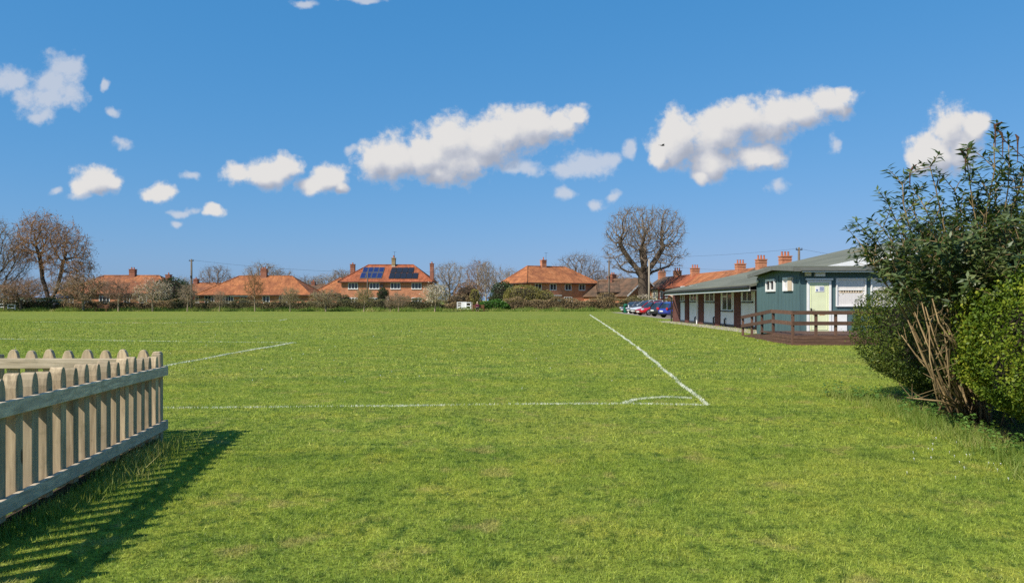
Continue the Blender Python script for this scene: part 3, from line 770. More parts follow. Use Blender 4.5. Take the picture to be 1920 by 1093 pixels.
def generic(seed, h, w, trunk_h, n, rt, twigs=4, tl=0.7, tr=0.012, shell=0.0, step=0.42, lean=0.0, low=0.0, forks=0, rmin=0.018, split=0.07):
    rz = (h-trunk_h*0.8)/2
    att = ellipsoid_pts(n, (lean*h*0.5,0,h-rz), (w/2,w/2,rz), shell, seed)
    k = max(3, int(trunk_h/0.5)); seeds = chain([(lean*trunk_h*i/k, 0, trunk_h*i/k - (0.2 if i == 0 else 0)) for i in range(k+1)])
    return grow_tree(att, seeds, rt, step, max(2.5, w*0.5), step*1.45, 60, twigs, tl, tr, 0.0, rmin, 2.2, split, 0.2, 1.2, seed)
BARE = {'a': generic(31, 9.0, 8.0, 2.4, 1200, 0.26), 'b': generic(32, 9.5, 7.0, 2.8, 1100, 0.24, lean=0.06), 'c': generic(33, 8.0, 9.0, 2.0, 1200, 0.24)}
BARE_ME = {k: (np_mesh('trunk', *d[0]), np_mesh('crown', *d[1])) for k, d in BARE.items()}
def bare_tree(label, p, top, Y, kind, wscale=1.0, m=(M_bark, M_twig), rz=0.0):
    H = {'a': 9.0, 'b': 9.5, 'c': 8.0}[kind]; z = CAMZ+(HOR-top)/FPX*Y; s = z/H
    t = thing('bare_tree', label, 'tree', (hx(p,Y), Y, 0), rz, 'bare trees behind the houses'); t.scale = (s*wscale, s*wscale, s)
    for nm, me, mm in (('trunk', BARE_ME[kind][0], m[0]), ('crown', BARE_ME[kind][1], m[1])):
        o = bpy.data.objects.new(nm, me); COL.objects.link(o); o.parent = t
        if len(me.materials) == 0: me.materials.append(mm)
        o.material_slots[0].link = 'OBJECT'; o.material_slots[0].material = mm
bare_tree('bare rounded tree rising behind the left end of the long bungalow roof', 405, 496, 150, 'a')
bare_tree('bare pale tree behind the chimney of the long bungalow', 488, 489, 150, 'b', 1.1, (M_bark, M_twigpale), 1)
bare_tree('bare tree behind the right end of the long bungalow roof', 522, 500, 155, 'c', 0.9, (M_bark, M_twig), 2)
bare_tree('low bare tree between the bungalow and the small orange roof', 575, 517, 165, 'c', 1.3, (M_bark, M_twig), 3)
bare_tree('low bare tree left of the solar house chimney', 618, 511, 165, 'c', 1.4, (M_bark, M_twigpale), 4)
bare_tree('slender bare tree close to the left chimney of the solar house', 640, 502, 150, 'b', 0.8, (M_bark, M_twig), 5)
bare_tree('bare pale grey tree just right of the solar house', 843, 490, 135, 'a', 1.0, (M_bark, M_twigpale), 1.2)
bare_tree('tall bare tree with upright branches near the gate', 893, 484, 126, 'b', 0.75, (M_silver, M_twigred), 0.4)
bare_tree('pale stemmed bare tree with a leaning trunk right of the gate', 912, 486, 124, 'b', 0.62, (M_silver, M_twigpale), 2.6)
bare_tree('bare tree showing left of the rotated orange roof', 948, 500, 145, 'c', 1.0, (M_bark, M_twigpale), 0.9)
bare_tree('large bare dome shaped tree behind the rotated orange roof', 1086, 473, 145, 'a', 1.15, (M_bark, M_twig), 2.2)
bare_tree('low bare tree between the dome shaped tree and the oak', 1132, 507, 150, 'c', 1.2, (M_bark, M_twigred), 0.2)
bare_tree('thin bare tree behind the dark bungalow roof', 1160, 512, 160, 'b', 1.3, (M_bark, M_twigred), 3.0)
bare_tree('low bare tree behind the first bungalow chimney', 345, 518, 160, 'c', 1.1, (M_bark, M_twigpale), 2.5)
bare_tree('bare thicket tree behind the left end of the first bungalow', 140, 512, 150, 'c', 1.3, (M_bark, M_twigred), 1.5)
bare_tree('low bare tree left of the twin stemmed birch', 55, 516, 140, 'c', 1.3, (M_bark, M_twigred), 0.7)
bare_tree('bare shrubby tree between the gable ended houses', 660, 505, 150, 'c', 0.8, (M_bark, M_twigpale), 5.5)

def build_edge_tree():
    d = generic(41, 14.2, 12.5, 2.5, 2600, 0.45, 5, 0.7, 0.012, 0.0, 0.45)
    tips = d[2]; tips = tips[(rng.uniform(0,1,len(tips)) < 0.05)]
    lm = leaf_mesh('blossom', tips, 0.14, 0.10, None)
    tree_object('blossoming_tree', 'big grey tree with specks of white blossom cut by the left edge', d, M_bark, M_twig, (hx(-28,112),112,0), leaves=('blossom', lm, M_blossom))
build_edge_tree()

# small orchard trees planted along the field edge
ORCH = {'a': generic(51, 4.2, 4.4, 1.3, 330, 0.10, 5, 0.42, 0.012, 0.0, 0.26, rmin=0.016, split=0.05), 'b': generic(52, 4.4, 3.6, 1.3, 300, 0.09, 5, 0.42, 0.012, 0.0, 0.26, lean=0.10, rmin=0.016, split=0.05),
        'c': generic(53, 3.6, 4.6, 1.1, 330, 0.10, 5, 0.40, 0.012, 0.0, 0.26, lean=-0.08, rmin=0.016, split=0.05)}
ORCH_ME = {k: (np_mesh('trunk', *d[0]), np_mesh('crown', *d[1]), d[2]) for k, d in ORCH.items()}
LEAVES_ME = {}
def orchard(label, p, base, top, kind, m, leaf=None, dens=0.5, lsize=0.11, wscale=1.0, rz=0.0):
    Y = CAMZ*FPX/(base-HOR); Y = min(max(Y, 103), 107.5)
    H = {'a': 4.2, 'b': 4.4, 'c': 3.6}[kind]; z = CAMZ+(HOR-top)/FPX*Y; s = z/H
    t = thing('orchard_tree', label, 'tree', (hx(p,Y), Y, 0), rz, 'young trees along the field edge'); t.scale = (s*wscale, s*wscale, s)
    for nm, me, mm in (('trunk', ORCH_ME[kind][0], m[0]), ('crown', ORCH_ME[kind][1], m[1])):
        o = bpy.data.objects.new(nm, me); COL.objects.link(o); o.parent = t
        if len(me.materials) == 0: me.materials.append(mm)
        o.material_slots[0].link = 'OBJECT'; o.material_slots[0].material = mm
    if leaf:
        key = (kind, leaf[0], dens, lsize)
        if key not in LEAVES_ME:
            tips = ORCH_ME[kind][2]; tips = tips[rng.uniform(0,1,len(tips)) < dens]
            LEAVES_ME[key] = leaf_mesh(leaf[0], tips+rng.normal(0,0.05,tips.shape), lsize*rng.uniform(0.7,1.4,len(tips)), lsize*0.7, None)
            LEAVES_ME[key].materials.append(leaf[1])
        link(leaf[0], LEAVES_ME[key], None, t)
PT, BT = (M_barkpale, M_twigpale), (M_bark, M_twigred)
orchard('small brown leafed tree beside the white rails', 40, 583.5, 522, 'c', BT, ('leaves', M_copper), 0.25, 0.10, 1.2, 0.5)
orchard('young blossom tree at the left end of the field edge', 8, 583.5, 530, 'a', PT, ('blossom', M_blossom), 0.16, 0.11, 1.1, 1.0)
orchard('broad young tree with copper brown leaves near the bench', 156, 583.5, 515, 'c', PT, ('leaves', M_copper), 0.5, 0.13, 1.15, 2.0)
orchard('bare reddish twigged young tree with a pale forked trunk', 222, 583.8, 520, 'a', (M_barkpale, M_twigred), None, 1, 1, 0.95, 0.4)
orchard('young white blossom tree in front of the first bungalow', 286, 583.8, 522, 'a', PT, ('blossom', M_blossom), 0.26, 0.11, 1.1, 3.0)
orchard('bare pale young tree beside the tall telegraph pole', 351, 584, 528, 'b', PT, None, 1, 1, 0.9, 1.1)
orchard('thin faint young tree at the left of the long bungalow', 411, 584, 543, 'b', PT, ('leaves', M_copper), 0.12, 0.09, 0.8, 0.2)
orchard('slender brown young tree in front of the bungalow chimney', 478, 584, 507, 'b', (M_barkpale, M_twigbrown), ('leaves', M_copper), 0.2, 0.09, 0.62, 2.4)
orchard('little yellow green young tree at the right of the long bungalow', 544, 584.2, 536, 'a', PT, ('leaves', M_budgreen), 0.35, 0.10, 0.75, 1.7)
orchard('broad pale green young tree before the small orange roof', 611, 584.2, 541, 'c', PT, ('leaves', M_budgreen), 0.28, 0.10, 1.25, 0.0)
orchard('leaning yellow green young tree left of the solar house front', 682, 584.8, 539, 'b', PT, ('leaves', M_budgreen), 0.6, 0.12, 1.1, 0.0)
orchard('brown twigged young tree, left one of the pair below the solar panels', 732, 584.8, 552, 'b', PT, ('leaves', M_copper), 0.2, 0.09, 0.9, 3.1)
orchard('brown twigged young tree, right one of the pair below the solar panels', 747, 584.8, 548, 'c', PT, ('leaves', M_copper), 0.3, 0.09, 1.0, 4.0)
orchard('leaning white blossom tree at the right corner of the solar house', 815, 585, 531, 'b', PT, ('blossom', M_blossom), 0.7, 0.13, 1.25, 0.0)

# ------------------------------------------------------------------ houses
def window(parent, x, z, w, h, y=0.0, mull=2, glass=None, sill=True, bars=False, axis='x', name='window', thick=0.09):
    """casement on a wall facing local -y (or, axis y, on a wall facing local -x)"""
    glass = glass or M_glass
    def B(mb, cx, cy, cz, sx, sy, sz):
        if axis == 'x': mb.box((cx, y+cy, cz), (sx, sy, sz))
        else: mb.box((y+cy, cx, cz), (sy, sx, sz))
    f = MB(); t = min(thick, w*0.09)
    B(f, x-w/2+t/2, -0.035, z, t, 0.07, h); B(f, x+w/2-t/2, -0.035, z, t, 0.07, h)
    B(f, x, -0.037, z+h/2-t/2, w-2*t, 0.066, t); B(f, x, -0.037, z-h/2+t/2, w-2*t, 0.066, t)
    for k in range(1, mull+1):
        B(f, x-w/2+w*k/(mull+1), -0.034, z, t*0.9, 0.06, h-2*t)
    if bars: B(f, x-w/6, -0.033, z+h*0.16, w*0.6, 0.05, t*0.7)
    wo = part(name, f, M_white, parent)
    g = MB(); B(g, x, -0.012, z, w-t, 0.016, h-t); part('pane', g, glass, wo)
    if sill:
        s = MB(); B(s, x, -0.06, z-h/2-0.035, w+0.12, 0.12, 0.06); part('sill', s, M_lead, wo)
    return wo
def chimney(parent, x, y, z0, z1, w, d, pots=2, mat=None, pot_h=0.4):
    c = MB(); c.box((x,y,(z0+z1)/2), (w,d,z1-z0)); c.box((x,y,z1+0.06), (w+0.14,d+0.14,0.12)); c.box((x,y,z1-0.28), (w+0.09,d+0.09,0.1))
    co = part('chimney', c, mat or M_brick2, parent)
    for i in range(pots):
        px_ = x + (i-(pots-1)/2)*min(0.42, w/pots)
        p = MB(); p.tube([(px_,y,z1+0.11),(px_,y,z1+0.11+pot_h*0.85),(px_,y,z1+0.11+pot_h)], [0.13,0.10,0.13], 8); part('chimney_pot', p, M_pot, co)
    f = MB(); f.box((x,y-d/2-0.012,z0+(z1-z0)*0.16), (w+0.05,0.02,0.1)); part('flashing', f, M_lead, co)
    return co
def hip_roof(parent, x0, x1, y0, y1, ez, rz, il, ir, mat, th=0.16, tiles=True):
    """hipped roof solid; il / ir the hip insets left and right (0 makes a gable end)"""
    ym = (y0+y1)/2; r = MB()
    A = [(x0,y0,ez),(x1,y0,ez),(x1,y1,ez),(x0,y1,ez)]; Rg = [(x0+il,ym,rz),(x1-ir,ym,rz)]
    low = [(a[0],a[1],a[2]-th) for a in A]
    r.poly(A+Rg+low, [(0,1,5,4),(2,3,4,5),(3,0,4),(1,2,5),(6,7,1,0),(7,8,2,1),(8,9,3,2),(9,6,0,3),(9,8,7,6)])
    ro = part('roof', r, mat, parent)
    if tiles:
        t = MB(); up = Vector((0,0,0.03))
        t.tube([Vector(Rg[0])+up, Vector(Rg[1])+up], 0.11, 6)
        for a, b in ((0,0),(3,0),(1,1),(2,1)):
            t.tube([Vector(A[a])+up, Vector(Rg[b])+up], 0.10, 6)
        part('ridge_tiles', t, mat, ro)
    g = MB()
    for a, b in ((low[0],low[1]),(low[1],low[2]),(low[3],low[0])):
        a, b = Vector(a), Vector(b); d = (b-a).normalized(); o = Vector((d.y,-d.x,0))*0.06
        g.bar(a+o+Vector((0,0,0.03)), b+o+Vector((0,0,0.03)), 0.12, 0.12)
    part('gutter', g, M_dark, ro)
    return ro
def walls(parent, w, d, h, mat, base=None):
    b = MB(); b.box((0, d/2, h/2-0.15), (w, d, h+0.3)); return part('wall', b, mat, parent)

def m_px(Y): return Y/FPX
def aerial(parent, x, y, z, h=1.2):
    a = MB(); a.tube([(x,y,z),(x,y,z+h)], 0.025, 5); a.bar((x-0.35,y,z+h-0.05),(x+0.35,y,z+h-0.05),0.02,0.02)
    for k in (-0.3,-0.1,0.1,0.3): a.bar((x+k,y-0.18,z+h-0.05),(x+k,y+0.18,z+h-0.05),0.02,0.02)
    part('aerial', a, M_dark, parent)

def solar_house():
    Y = 128.0; k = m_px(Y); cx = hx(723,Y); w = 166*k; d = 8.2; ez = 1.6+35*k; rz = 1.6+66*m_px(Y+4)
    t = thing('brick_house', 'two storey brick house with two arrays of solar panels on its hipped roof', 'house', (cx, Y, 0))
    walls(t, w, d, ez-0.03, M_brick)
    ro = hip_roof(t, -w/2-0.5, w/2+0.5, -0.5, d+0.5, ez, rz, 4.4, 3.9, M_tile2)
    lx = lambda p: (p-723)*k
    for p in (662, 702, 741.5, 781):
        window(t, lx(p), 1.6+27*k, 18.5*k, 12*k, 0, 2)
    for p in (662, 700, 781):
        window(t, lx(p), 1.45, 18*k, 1.25, 0, 2)
    p = MB(); p.box((lx(724),-0.3,1.05),(1.0,0.06,2.1)); part('door', p, M_white, t)
    po = MB(); po.box((lx(716),-0.2,4.05),(0.5,0.12,0.5)); part('vent', po, M_dark, t)
    chimney(t, lx(654), 3.2, 4.4, 1.6+68*k, 0.75, 0.8, 1, M_brick2, 0.3)
    chimney(t, 0.75, d/2, rz-0.5, rz+1.15, 0.62, 1.0, 1, mk('buff_chimney_brick', (0.34,0.25,0.13), 0.9, 0.3, 4), 0.45)
    chimney(t, w/2-0.1, 4.2, 3.6, 1.6+70*k, 0.65, 0.8, 1, M_brick2, 0.3)
    aerial(t, 0.9, d/2, rz+1.3, 1.1)
    # panels lie on the front slope
    slope = (rz-ez)/(d/2+0.5)
    def on(p, y):                              # photograph pixel on the front slope, local
        yy = -0.5
        for _ in range(8):
            z = CAMZ+(HOR-y)*m_px(Y+yy); yy = (z-ez)/slope-0.5
        return Vector((hx(p, Y+yy)-cx, yy, ez+(yy+0.5)*slope))
    nrm = Vector((0,-slope,1)).normalized()
    def array(tl, tr, bl, br, cols, mat, frame):
        for i in range(cols):
            q = [on(*[a+(b-a)*s for a, b in zip(bl, br)]) for s in ((i+0.04)/cols, (i+0.96)/cols)]
            u = [on(*[a+(b-a)*s for a, b in zip(tl, tr)]) for s in ((i+0.96)/cols, (i+0.04)/cols)]
            o = [v+nrm*0.06 for v in q+u]; c = MB()
            c.poly([v for v in o]+[v+nrm*0.05 for v in o], [(3,2,1,0),(4,5,6,7),(0,1,5,4),(1,2,6,5),(2,3,7,6),(3,0,4,7)])
            fo = part('solar_panel', c, frame, ro)
            m = sum(o, Vector())/4; c2 = MB(); s = 0.90
            c2.poly([m+(v-m)*s+nrm*0.052 for v in o]+[m+(v-m)*s+nrm*0.058 for v in o], [(3,2,1,0),(4,5,6,7),(0,1,5,4),(1,2,6,5),(2,3,7,6),(3,0,4,7)])
            part('panel_glass', c2, mat, t)
    array((681.5,502),(722,502),(679,511.5),(719.5,511.5), 4, M_bluecell, M_grey)
    array((677.5,512),(719,512),(674,522.5),(715.5,522.5), 4, M_bluecell, M_grey)
    array((734.5,502.5),(777,502.5),(731.5,511.5),(775.5,511.5), 4, M_blackcell, M_dark)
    array((731,512.5),(785,512.5),(728,523),(783,523), 5, M_blackcell, M_dark)
solar_house()

def rotated_house():
    Y = 128.0; th = R(28); k = m_px(Y)
    c = Vector((hx(990,Y), Y, 0))              # nearest corner, front wall runs right and away
    t = thing('brick_house', 'two storey brick house turned to the left with bright orange hipped roof', 'house', c, th)
    L = 14.2; D = 9.6; ez = 1.6+33.5*k; rz = 1.6+64*m_px(133)
    b = MB(); b.box((L/2, D/2, ez/2-0.16), (L, D, ez+0.28)); part('wall', b, M_brick, t)
    hip_roof(t, -0.45, L+0.45, -0.45, D+0.45, ez, rz, 3.0, 4.2, M_tile)
    def lx(p):                                 # photograph column on the front wall
        s = (p-960)/FPX; return (s*c.y-c.x)/(math.cos(th)-s*math.sin(th))
    for p, w in ((1009,13),(1037,13),(1065,12.5),(1091,12)):
        window(t, lx(p), 3.95, 1.35, 1.15, 0, 1)
    for p in (1037,1065):
        window(t, lx(p), 1.55, 1.7, 1.3, 0, 2)
    d = MB(); d.box((lx(1050),-0.02,1.0),(0.95,0.08,2.05)); part('door', d, M_white, t)
    cp = MB(); cp.box((lx(1038),-0.45,2.45),(2.4,0.8,0.12)); part('canopy', cp, M_white, t)
    window(t, D*0.62, 3.9, 1.2, 1.1, 0, 1, axis='y')
    chimney(t, L/2-1.2, D/2, rz-0.5, rz+1.1, 0.95, 0.7, 1, M_brick, 0.5)
    chimney(t, L-2.6, D-1.4, 4.8, rz-0.3, 0.9, 0.8, 1, M_brick2, 0.3)
    aerial(t, L/2-0.4, D/2+0.4, rz+1.0, 1.6)
    dish = MB(); dish.tube([(L-0.9,D-1.2,5.6),(L-0.9,D-1.2,6.6)],0.03,5); dish.ball((L-0.9,D-1.32,6.3),(0.35,0.06,0.35)); part('satellite_dish', dish, M_grey, t)
rotated_house()

def bungalow(name, label, Y, pl, pr, eave, ridge, rl, rr, d, wallm, tilem, wins, chims, rot=0.0, extra=None):
    k = m_px(Y); mid = (pl+pr)/2; cx = hx(mid,Y); w = (pr-pl)*k; ez = 1.6+(HOR-eave)*k; rz = 1.6+(HOR-ridge)*m_px(Y+d/2)
    t = thing(name, label, 'house', (cx,Y,0), rot)
    walls(t, w, d, ez-0.03, wallm)
    il = (rl-pl)*m_px(Y)*1.0+0.5; ir = (pr-rr)*m_px(Y)+0.5
    hip_roof(t, -w/2-0.5, w/2+0.5, -0.5, d+0.5, ez, rz, il, ir, tilem)
    for p, ww, mull in wins: window(t, (p-mid)*k, 1.76, ww*k, 1.3, 0, mull)
    for p, fy, top, cw, pots in chims:
        y = d*fy; chimney(t, (p-cx*0-mid)*k, y, ez-0.2 if fy != 0.5 else rz-0.6, 1.6+(HOR-top)*m_px(Y+y), cw, 0.8, pots, M_brick2, 0.35)
    if extra: extra(t, k, mid, ez)
    return t
def porch(t, k, mid, ez):
    b = MB(); b.box(((452+472)/2*k-mid*k-0.0, -0.04, 1.1),(28*k, 0.06, 2.0)); part('porch_shade', b, M_dark, t)  # dark board on the wall stands in for the porch's shade
    f = MB(); f.box(((440+472)/2*k-mid*k, -0.35, ez-0.28),(46*k,0.3,0.12)); part('porch_beam', f, M_white, t)
bungalow('bungalow', 'long brick bungalow with broad orange hipped roof and one central chimney', 128, 374, 578, 552.5, 518, 429, 532, 9.5, M_brick, M_tile,
         [(393,18,2),(428,20,3),(499,13,1),(531,15,1)], [(478,0.5,505,1.05,2)], extra=porch)
bungalow('bungalow', 'brick bungalow with mossy orange roof behind the white blossom tree', 126, 110, 318, 549.5, 517, 165, 272, 10, M_brick, M_tile4,
         [(131,14,1),(164,14,1),(196,20,2),(238,12,1),(268,15,1)], [(221,0.5,506,1.0,2),(301,0.3,516,0.8,1)])
bungalow('bungalow', 'bungalow with a dull rusty roof half hidden behind the telegraph pole', 143, 330, 470, 553, 531, 346, 455, 9, M_brick2, M_tile4,
         [(372,10,1)], [(349,0.5,524,0.8,1)])
bungalow('cottage', 'small house with a pointed bright orange roof left of the solar house', 138, 590, 662, 550, 522, 625, 629, 9, M_brick, M_tile,
         [(612,9,1)], [])
bungalow('cottage', 'low cottage with a weathered dark roof and small chimney behind the pointed roof', 150, 556, 606, 549, 534, 562, 600, 8, M_brick2, M_tile3,
         [(570,7,1)], [(578,0.5,529,0.7,1)])
def shed(name, label, Y, pl, pr, eave, ridge, d, wallm, roofm):
    k = m_px(Y); mid = (pl+pr)/2; w = (pr-pl)*k; ez = 1.6+(HOR-eave)*k; rz = 1.6+(HOR-ridge)*k
    t = thing(name, label, 'shed', (hx(mid,Y),Y,0)); walls(t, w, d, ez-0.03, wallm)
    hip_roof(t, -w/2-0.2, w/2+0.2, -0.2, d+0.2, ez, rz, 0.01, 0.01, roofm, 0.1, False)
    return t
shed('shed', 'low shed with a blue grey sheet roof beside the birch', 120, 64, 94, 558, 551, 5, M_white, M_bluegrey)
shed('garage', 'white walled low garage left of the blue grey shed', 124, 20, 64, 556.5, 552, 5, M_white, M_tile3)
shed('outbuilding', 'low orange brick outbuilding behind the laurel bush', 120, 916, 940, 559, 556, 4, M_brick, M_tile3)

def gable_house(name, label, corner_px, Y, rot, L, D, ez, rz, wallm, gablem, tilem, chim=None, wins=()):
    """gable end faces local -y; ridge runs along local y"""
    t = thing(name, label, 'house', (hx(corner_px,Y),Y,0), rot)
    g = MB(); g.prism([(0,0,-0.2),(L,0,-0.2),(L,0,ez),(L/2,0,rz-0.12),(0,0,ez)], (0,0,0), (0,D,0)); part('wall', g, gablem, t)
    r = MB(); o = 0.35; s = (rz-ez)/(L/2); e = ez-o*s
    top = [(-o,-o,e+0.1),(L/2,-o,rz+0.1),(L+o,-o,e+0.1)]; lo = [(L+o,-o,e-0.04),(L/2,-o,rz-0.04),(-o,-o,e-0.04)]
    r.prism(top+lo, (0,0,0), (0,D+2*o,0)); ro = part('roof', r, tilem, t)
    b = MB()
    b.bar((-o,-o-0.03,e+0.02),(L/2,-o-0.03,rz+0.02),0.05,0.2); b.bar((L+o,-o-0.03,e+0.02),(L/2,-o-0.03,rz+0.02),0.05,0.2); part('bargeboard', b, M_white, ro)
    for x, z, w, h in wins: window(t, x, z, w, h, 0, 1)
    if chim: chimney(t, L/2, chim[0], rz-0.4, rz+chim[1], 0.9, 0.8, 2, M_brick2, 0.35)
    return t
t_ = gable_house('cottage', 'cream rendered cottage end with one small window right of the orange roof', 1100, 134, R(-12), 7.0, 8, 2.6, 4.6, M_cream, M_cream, M_tile4, None, [(1.9,2.6,0.7,0.9),(4.5,1.4,1.1,1.1)])
gable_house('bungalow', 'brown roofed bungalow with a brick gable and white bargeboard left of the oak', 1177, 122, R(28), 7.0, 13, 2.5, 5.3, M_brick, M_brick, M_tile3, (9,0.8), [(1.5,1.5,1.0,1.2),(4.5,1.5,1.3,1.2)])
def brown_bungalow_wing():
    Y = 125; k = m_px(Y); t = thing('bungalow', 'low bungalow with a mossy dark brown roof below the second telegraph pole', 'house', (hx(1157,Y),Y,0), R(-4))
    w = 60*k; walls(t, w, 8, 3.0, M_brick)
    hip_roof(t, -w/2-0.4, w/2+0.4, -0.4, 8.4, 3.05, 4.9, 0.01, 0.01, M_tile3)
    for x in (-1.6, 0.3): window(t, x, 1.6, 1.0, 1.2, 0, 1)
    chimney(t, -1.0, 4, 4.3, 5.6, 0.8, 0.8, 1)
brown_bungalow_wing()

def terrace():
    a = Vector((25.7,128,0)); b = Vector((31.0,76,0)); dv = (b-a); L = dv.length; rot = math.atan2(dv.y, dv.x)
    t = thing('terraced_houses', 'row of terraced cottages with red pantile roofs and brick chimneys behind the pavilion', 'house', a, rot)
    # local x runs along the row towards the camera; local -y is the front, facing the field
    D = 5.2; ez, rz = 3.6, 5.45
    bounds = [0, 7, 13.5, 20, 29, 38, 45, L]; wm = [M_cream, M_redpaint, M_beige, M_brick, M_brick2, M_brick, M_brick2]; tm = [M_tile3, M_tile2, M_tile2, M_tile, M_tile4, M_tile3, M_tile2]
    for i in range(len(bounds)-1):
        x0, x1 = bounds[i]+0.004, bounds[i+1]-0.004
        w = MB(); w.prism([(x0,-D/2,-0.2),(x0,D/2,-0.2),(x0,D/2,ez),(x0,0,rz-0.15),(x0,-D/2,ez)], (0,0,0), (x1-x0,0,0)); part('wall', w, wm[i], t)
        s = (rz-ez)/(D/2); o = 0.3; e = ez-o*s; r = MB()
        r.prism([(x0,-D/2-o,e),(x0,-D/2-o,e+0.12),(x0,0,rz+0.12),(x0,D/2+o,e+0.12),(x0,D/2+o,e),(x0,0,rz)], (0,0,0), (x1-x0,0,0)); ro = part('roof', r, tm[i], t)
        for xx, ww in ((x0+(x1-x0)*0.3, 1.3), (x0+(x1-x0)*0.72, 1.1)):
            window(t, xx, 2.55, ww, 1.2, -D/2, 1); window(t, xx, 0.9, ww, 1.2, -D/2, 1)
        g = MB(); g.bar((x0,-D/2-o-0.06,e),(x1,-D/2-o-0.06,e),0.12,0.12); part('gutter', g, M_dark, ro)
    for p, w, top in ((1241,1.15,511),(1270,1.15,509),(1303,1.2,504),(1388,1.15,496),(1427,1.1,488),(1472,1.15,482)):
        s = (p-960)/FPX; q = (s*a.y-a.x)/(dv.x/L-s*dv.y/L)          # along the row
        Yc = a.y+dv.y/L*q; z = 1.6+(HOR-top)*m_px(Yc)
        co = chimney(t, q, 0, rz-0.6, z, 0.9, w*0.95, 1, M_brick, 0.5)
        for dy in (-0.36, 0.36):
            pm = MB(); pm.tube([(q,dy,z+0.11),(q,dy,z+0.5),(q,dy,z+0.6)],[0.13,0.1,0.13],8); part('chimney_pot', pm, M_pot, co)
terrace()

# ------------------------------------------------------------------ pavilion
def wall_at(p):                                 # point of the long wall seen at a photograph column
    s = (p-960)/FPX; Y = (12.23+56*0.065)/(s+0.065); return Vector((s*Y, Y, 0))
def pavilion():
    t = thing('pavilion', 'long low brick sports pavilion with green grey felt roof and white wall panels', 'pavilion')
    far = wall_at(1263); wd = Vector((0.065,-1,0)).normalized(); wn = Vector((-1,-0.065,0)).normalized()
    L = (far-Vector((13.5,36.5,0))).length; rot = math.atan2(wd.y, wd.x)
    def on(p): return (wall_at(p)-far).dot(wd)
    def bx(mb, s0, s1, z0, z1, n0, n1):          # box along the wall, n outward
        pts = [far+wd*s+wn*n+Vector((0,0,z)) for z in (z0,z1) for s, n in ((s0,n0),(s1,n0),(s1,n1),(s0,n1))]
        mb.poly(pts, [(3,2,1,0),(4,5,6,7),(0,1,5,4),(1,2,6,5),(2,3,7,6),(3,0,4,7)])
    H = 2.62
    w = MB(); w.poly([far+wn*0, far+wd*L, Vector((42,36.8,0)), Vector((42,59.5,0)), Vector((27.2,59.5,0))],[]) ; w = MB()
    # brick shell: back of panels, gable wall facing the camera, far gable
    bx(w, 0, L, -0.2, H, -0.25, -0.02); part('wall', w, M_brickshade, t)
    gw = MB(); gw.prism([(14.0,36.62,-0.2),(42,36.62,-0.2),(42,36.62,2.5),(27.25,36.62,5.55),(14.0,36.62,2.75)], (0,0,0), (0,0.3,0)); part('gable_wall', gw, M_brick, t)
    fw = MB(); fw.poly([far+Vector((0.1,-0.05,-0.2)), Vector((27.2,59.3,-0.2)), Vector((42,59.3,-0.2)), Vector((42,59.3,2.5)), Vector((27.2,59.3,5.5)), far+Vector((0.1,-0.05,2.5))], [(0,1,4,5),(1,2,3,4)]); part('far_wall', fw, M_brickshade, t)
    piers = [(1263.5,1276.5),(1286.3,1293.3),(1311.5,1320.6),(1342.8,1352),(1379,1390),(1419,1432)]
    for a, b in piers:
        m = MB(); bx(m, on(a), on(b), -0.15, H, 0, 0.10); part('brick_pier', m, M_brickshade, t)
    ps = [(1276.5,1286.3),(1293.3,1311.5),(1320.6,1342.8),(1352,1379),(1390,1419)]
    for a, b in ps:
        m = MB(); bx(m, on(a)+0.005, on(b)-0.005, 0.16, H, -0.01, 0.03); part('wall_panel', m, M_panelwhite, t)
        m = MB(); bx(m, on(a)+0.005, on(b)-0.005, -0.1, 0.157, -0.01, 0.07); part('plinth', m, M_dark, t)
    for a, b, z0, z1 in ((1277.5,1285,1.52,2.3),(1296,1308,1.52,2.3),(1324,1341,1.50,2.3),(1356,1375,0.98,2.3),(1394,1413,1.52,2.3)):
        s0, s1 = on(a), on(b); f = MB(); tt = 0.07
        bx(f, s0, s0+tt, z0, z1, 0.03, 0.09); bx(f, s1-tt, s1, z0, z1, 0.03, 0.09); bx(f, s0+tt, s1-tt, z0, z0+tt, 0.03, 0.088); bx(f, s0+tt, s1-tt, z1-tt, z1, 0.03, 0.088)
        sm = (s0+s1)/2; bx(f, sm-0.04, sm+0.04, z0+tt, z1-tt, 0.03, 0.086)
        if z1-z0 > 1.2: bx(f, s0+tt, sm-0.04, z1-0.5, z1-0.44, 0.03, 0.084)
        wo = part('window', f, M_white, t)
        g = MB(); bx(g, s0+0.02, s1-0.02, z0+0.02, z1-0.02, 0.035, 0.05); part('pane', g, M_glass, wo)
        sl_ = MB(); bx(sl_, s0-0.06, s1+0.06, z0-0.07, z0-0.005, 0.03, 0.14); part('sill', sl_, M_dark, wo)
    for p, h in ((1306,0.42),(1341,0.5),(1362,0.45)):
        m = MB(); q = far+wd*on(p)+wn*0.12; m.tube([q, q+Vector((0,0,h)), q+Vector((0,0,h+0.06))-wn*0.08],0.045,6); part('waste_pipe', m, M_dark, t)
    q = far+wd*on(1311)+wn*0.17; m = MB(); m.tube([q+Vector((0,0,0)), q+Vector((0,0,2.3)), q+wn*0.0+Vector((0,0,2.6))],0.045,8); part('downpipe', m, M_white, t)
    # roof: one low pitched slab with the eave deepened to keep the wall in shade
    E = [Vector((10.97,53,2.29)), Vector((11.71,35.3,2.36))]
    Rg = [Vector((27.25,60,5.75)), Vector((27.25,36.3,5.75))]; Bk = [Vector((43,60,2.4)), Vector((43,36.3,2.4))]
    near = [Vector((13.2,36.3,2.71))]
    dz = Vector((0,0,-0.13)); r = MB()
    top = [E[0],E[1],Vector((11.72,36.3,2.40)),near[0],Rg[1],Bk[1],Bk[0],Rg[0]]
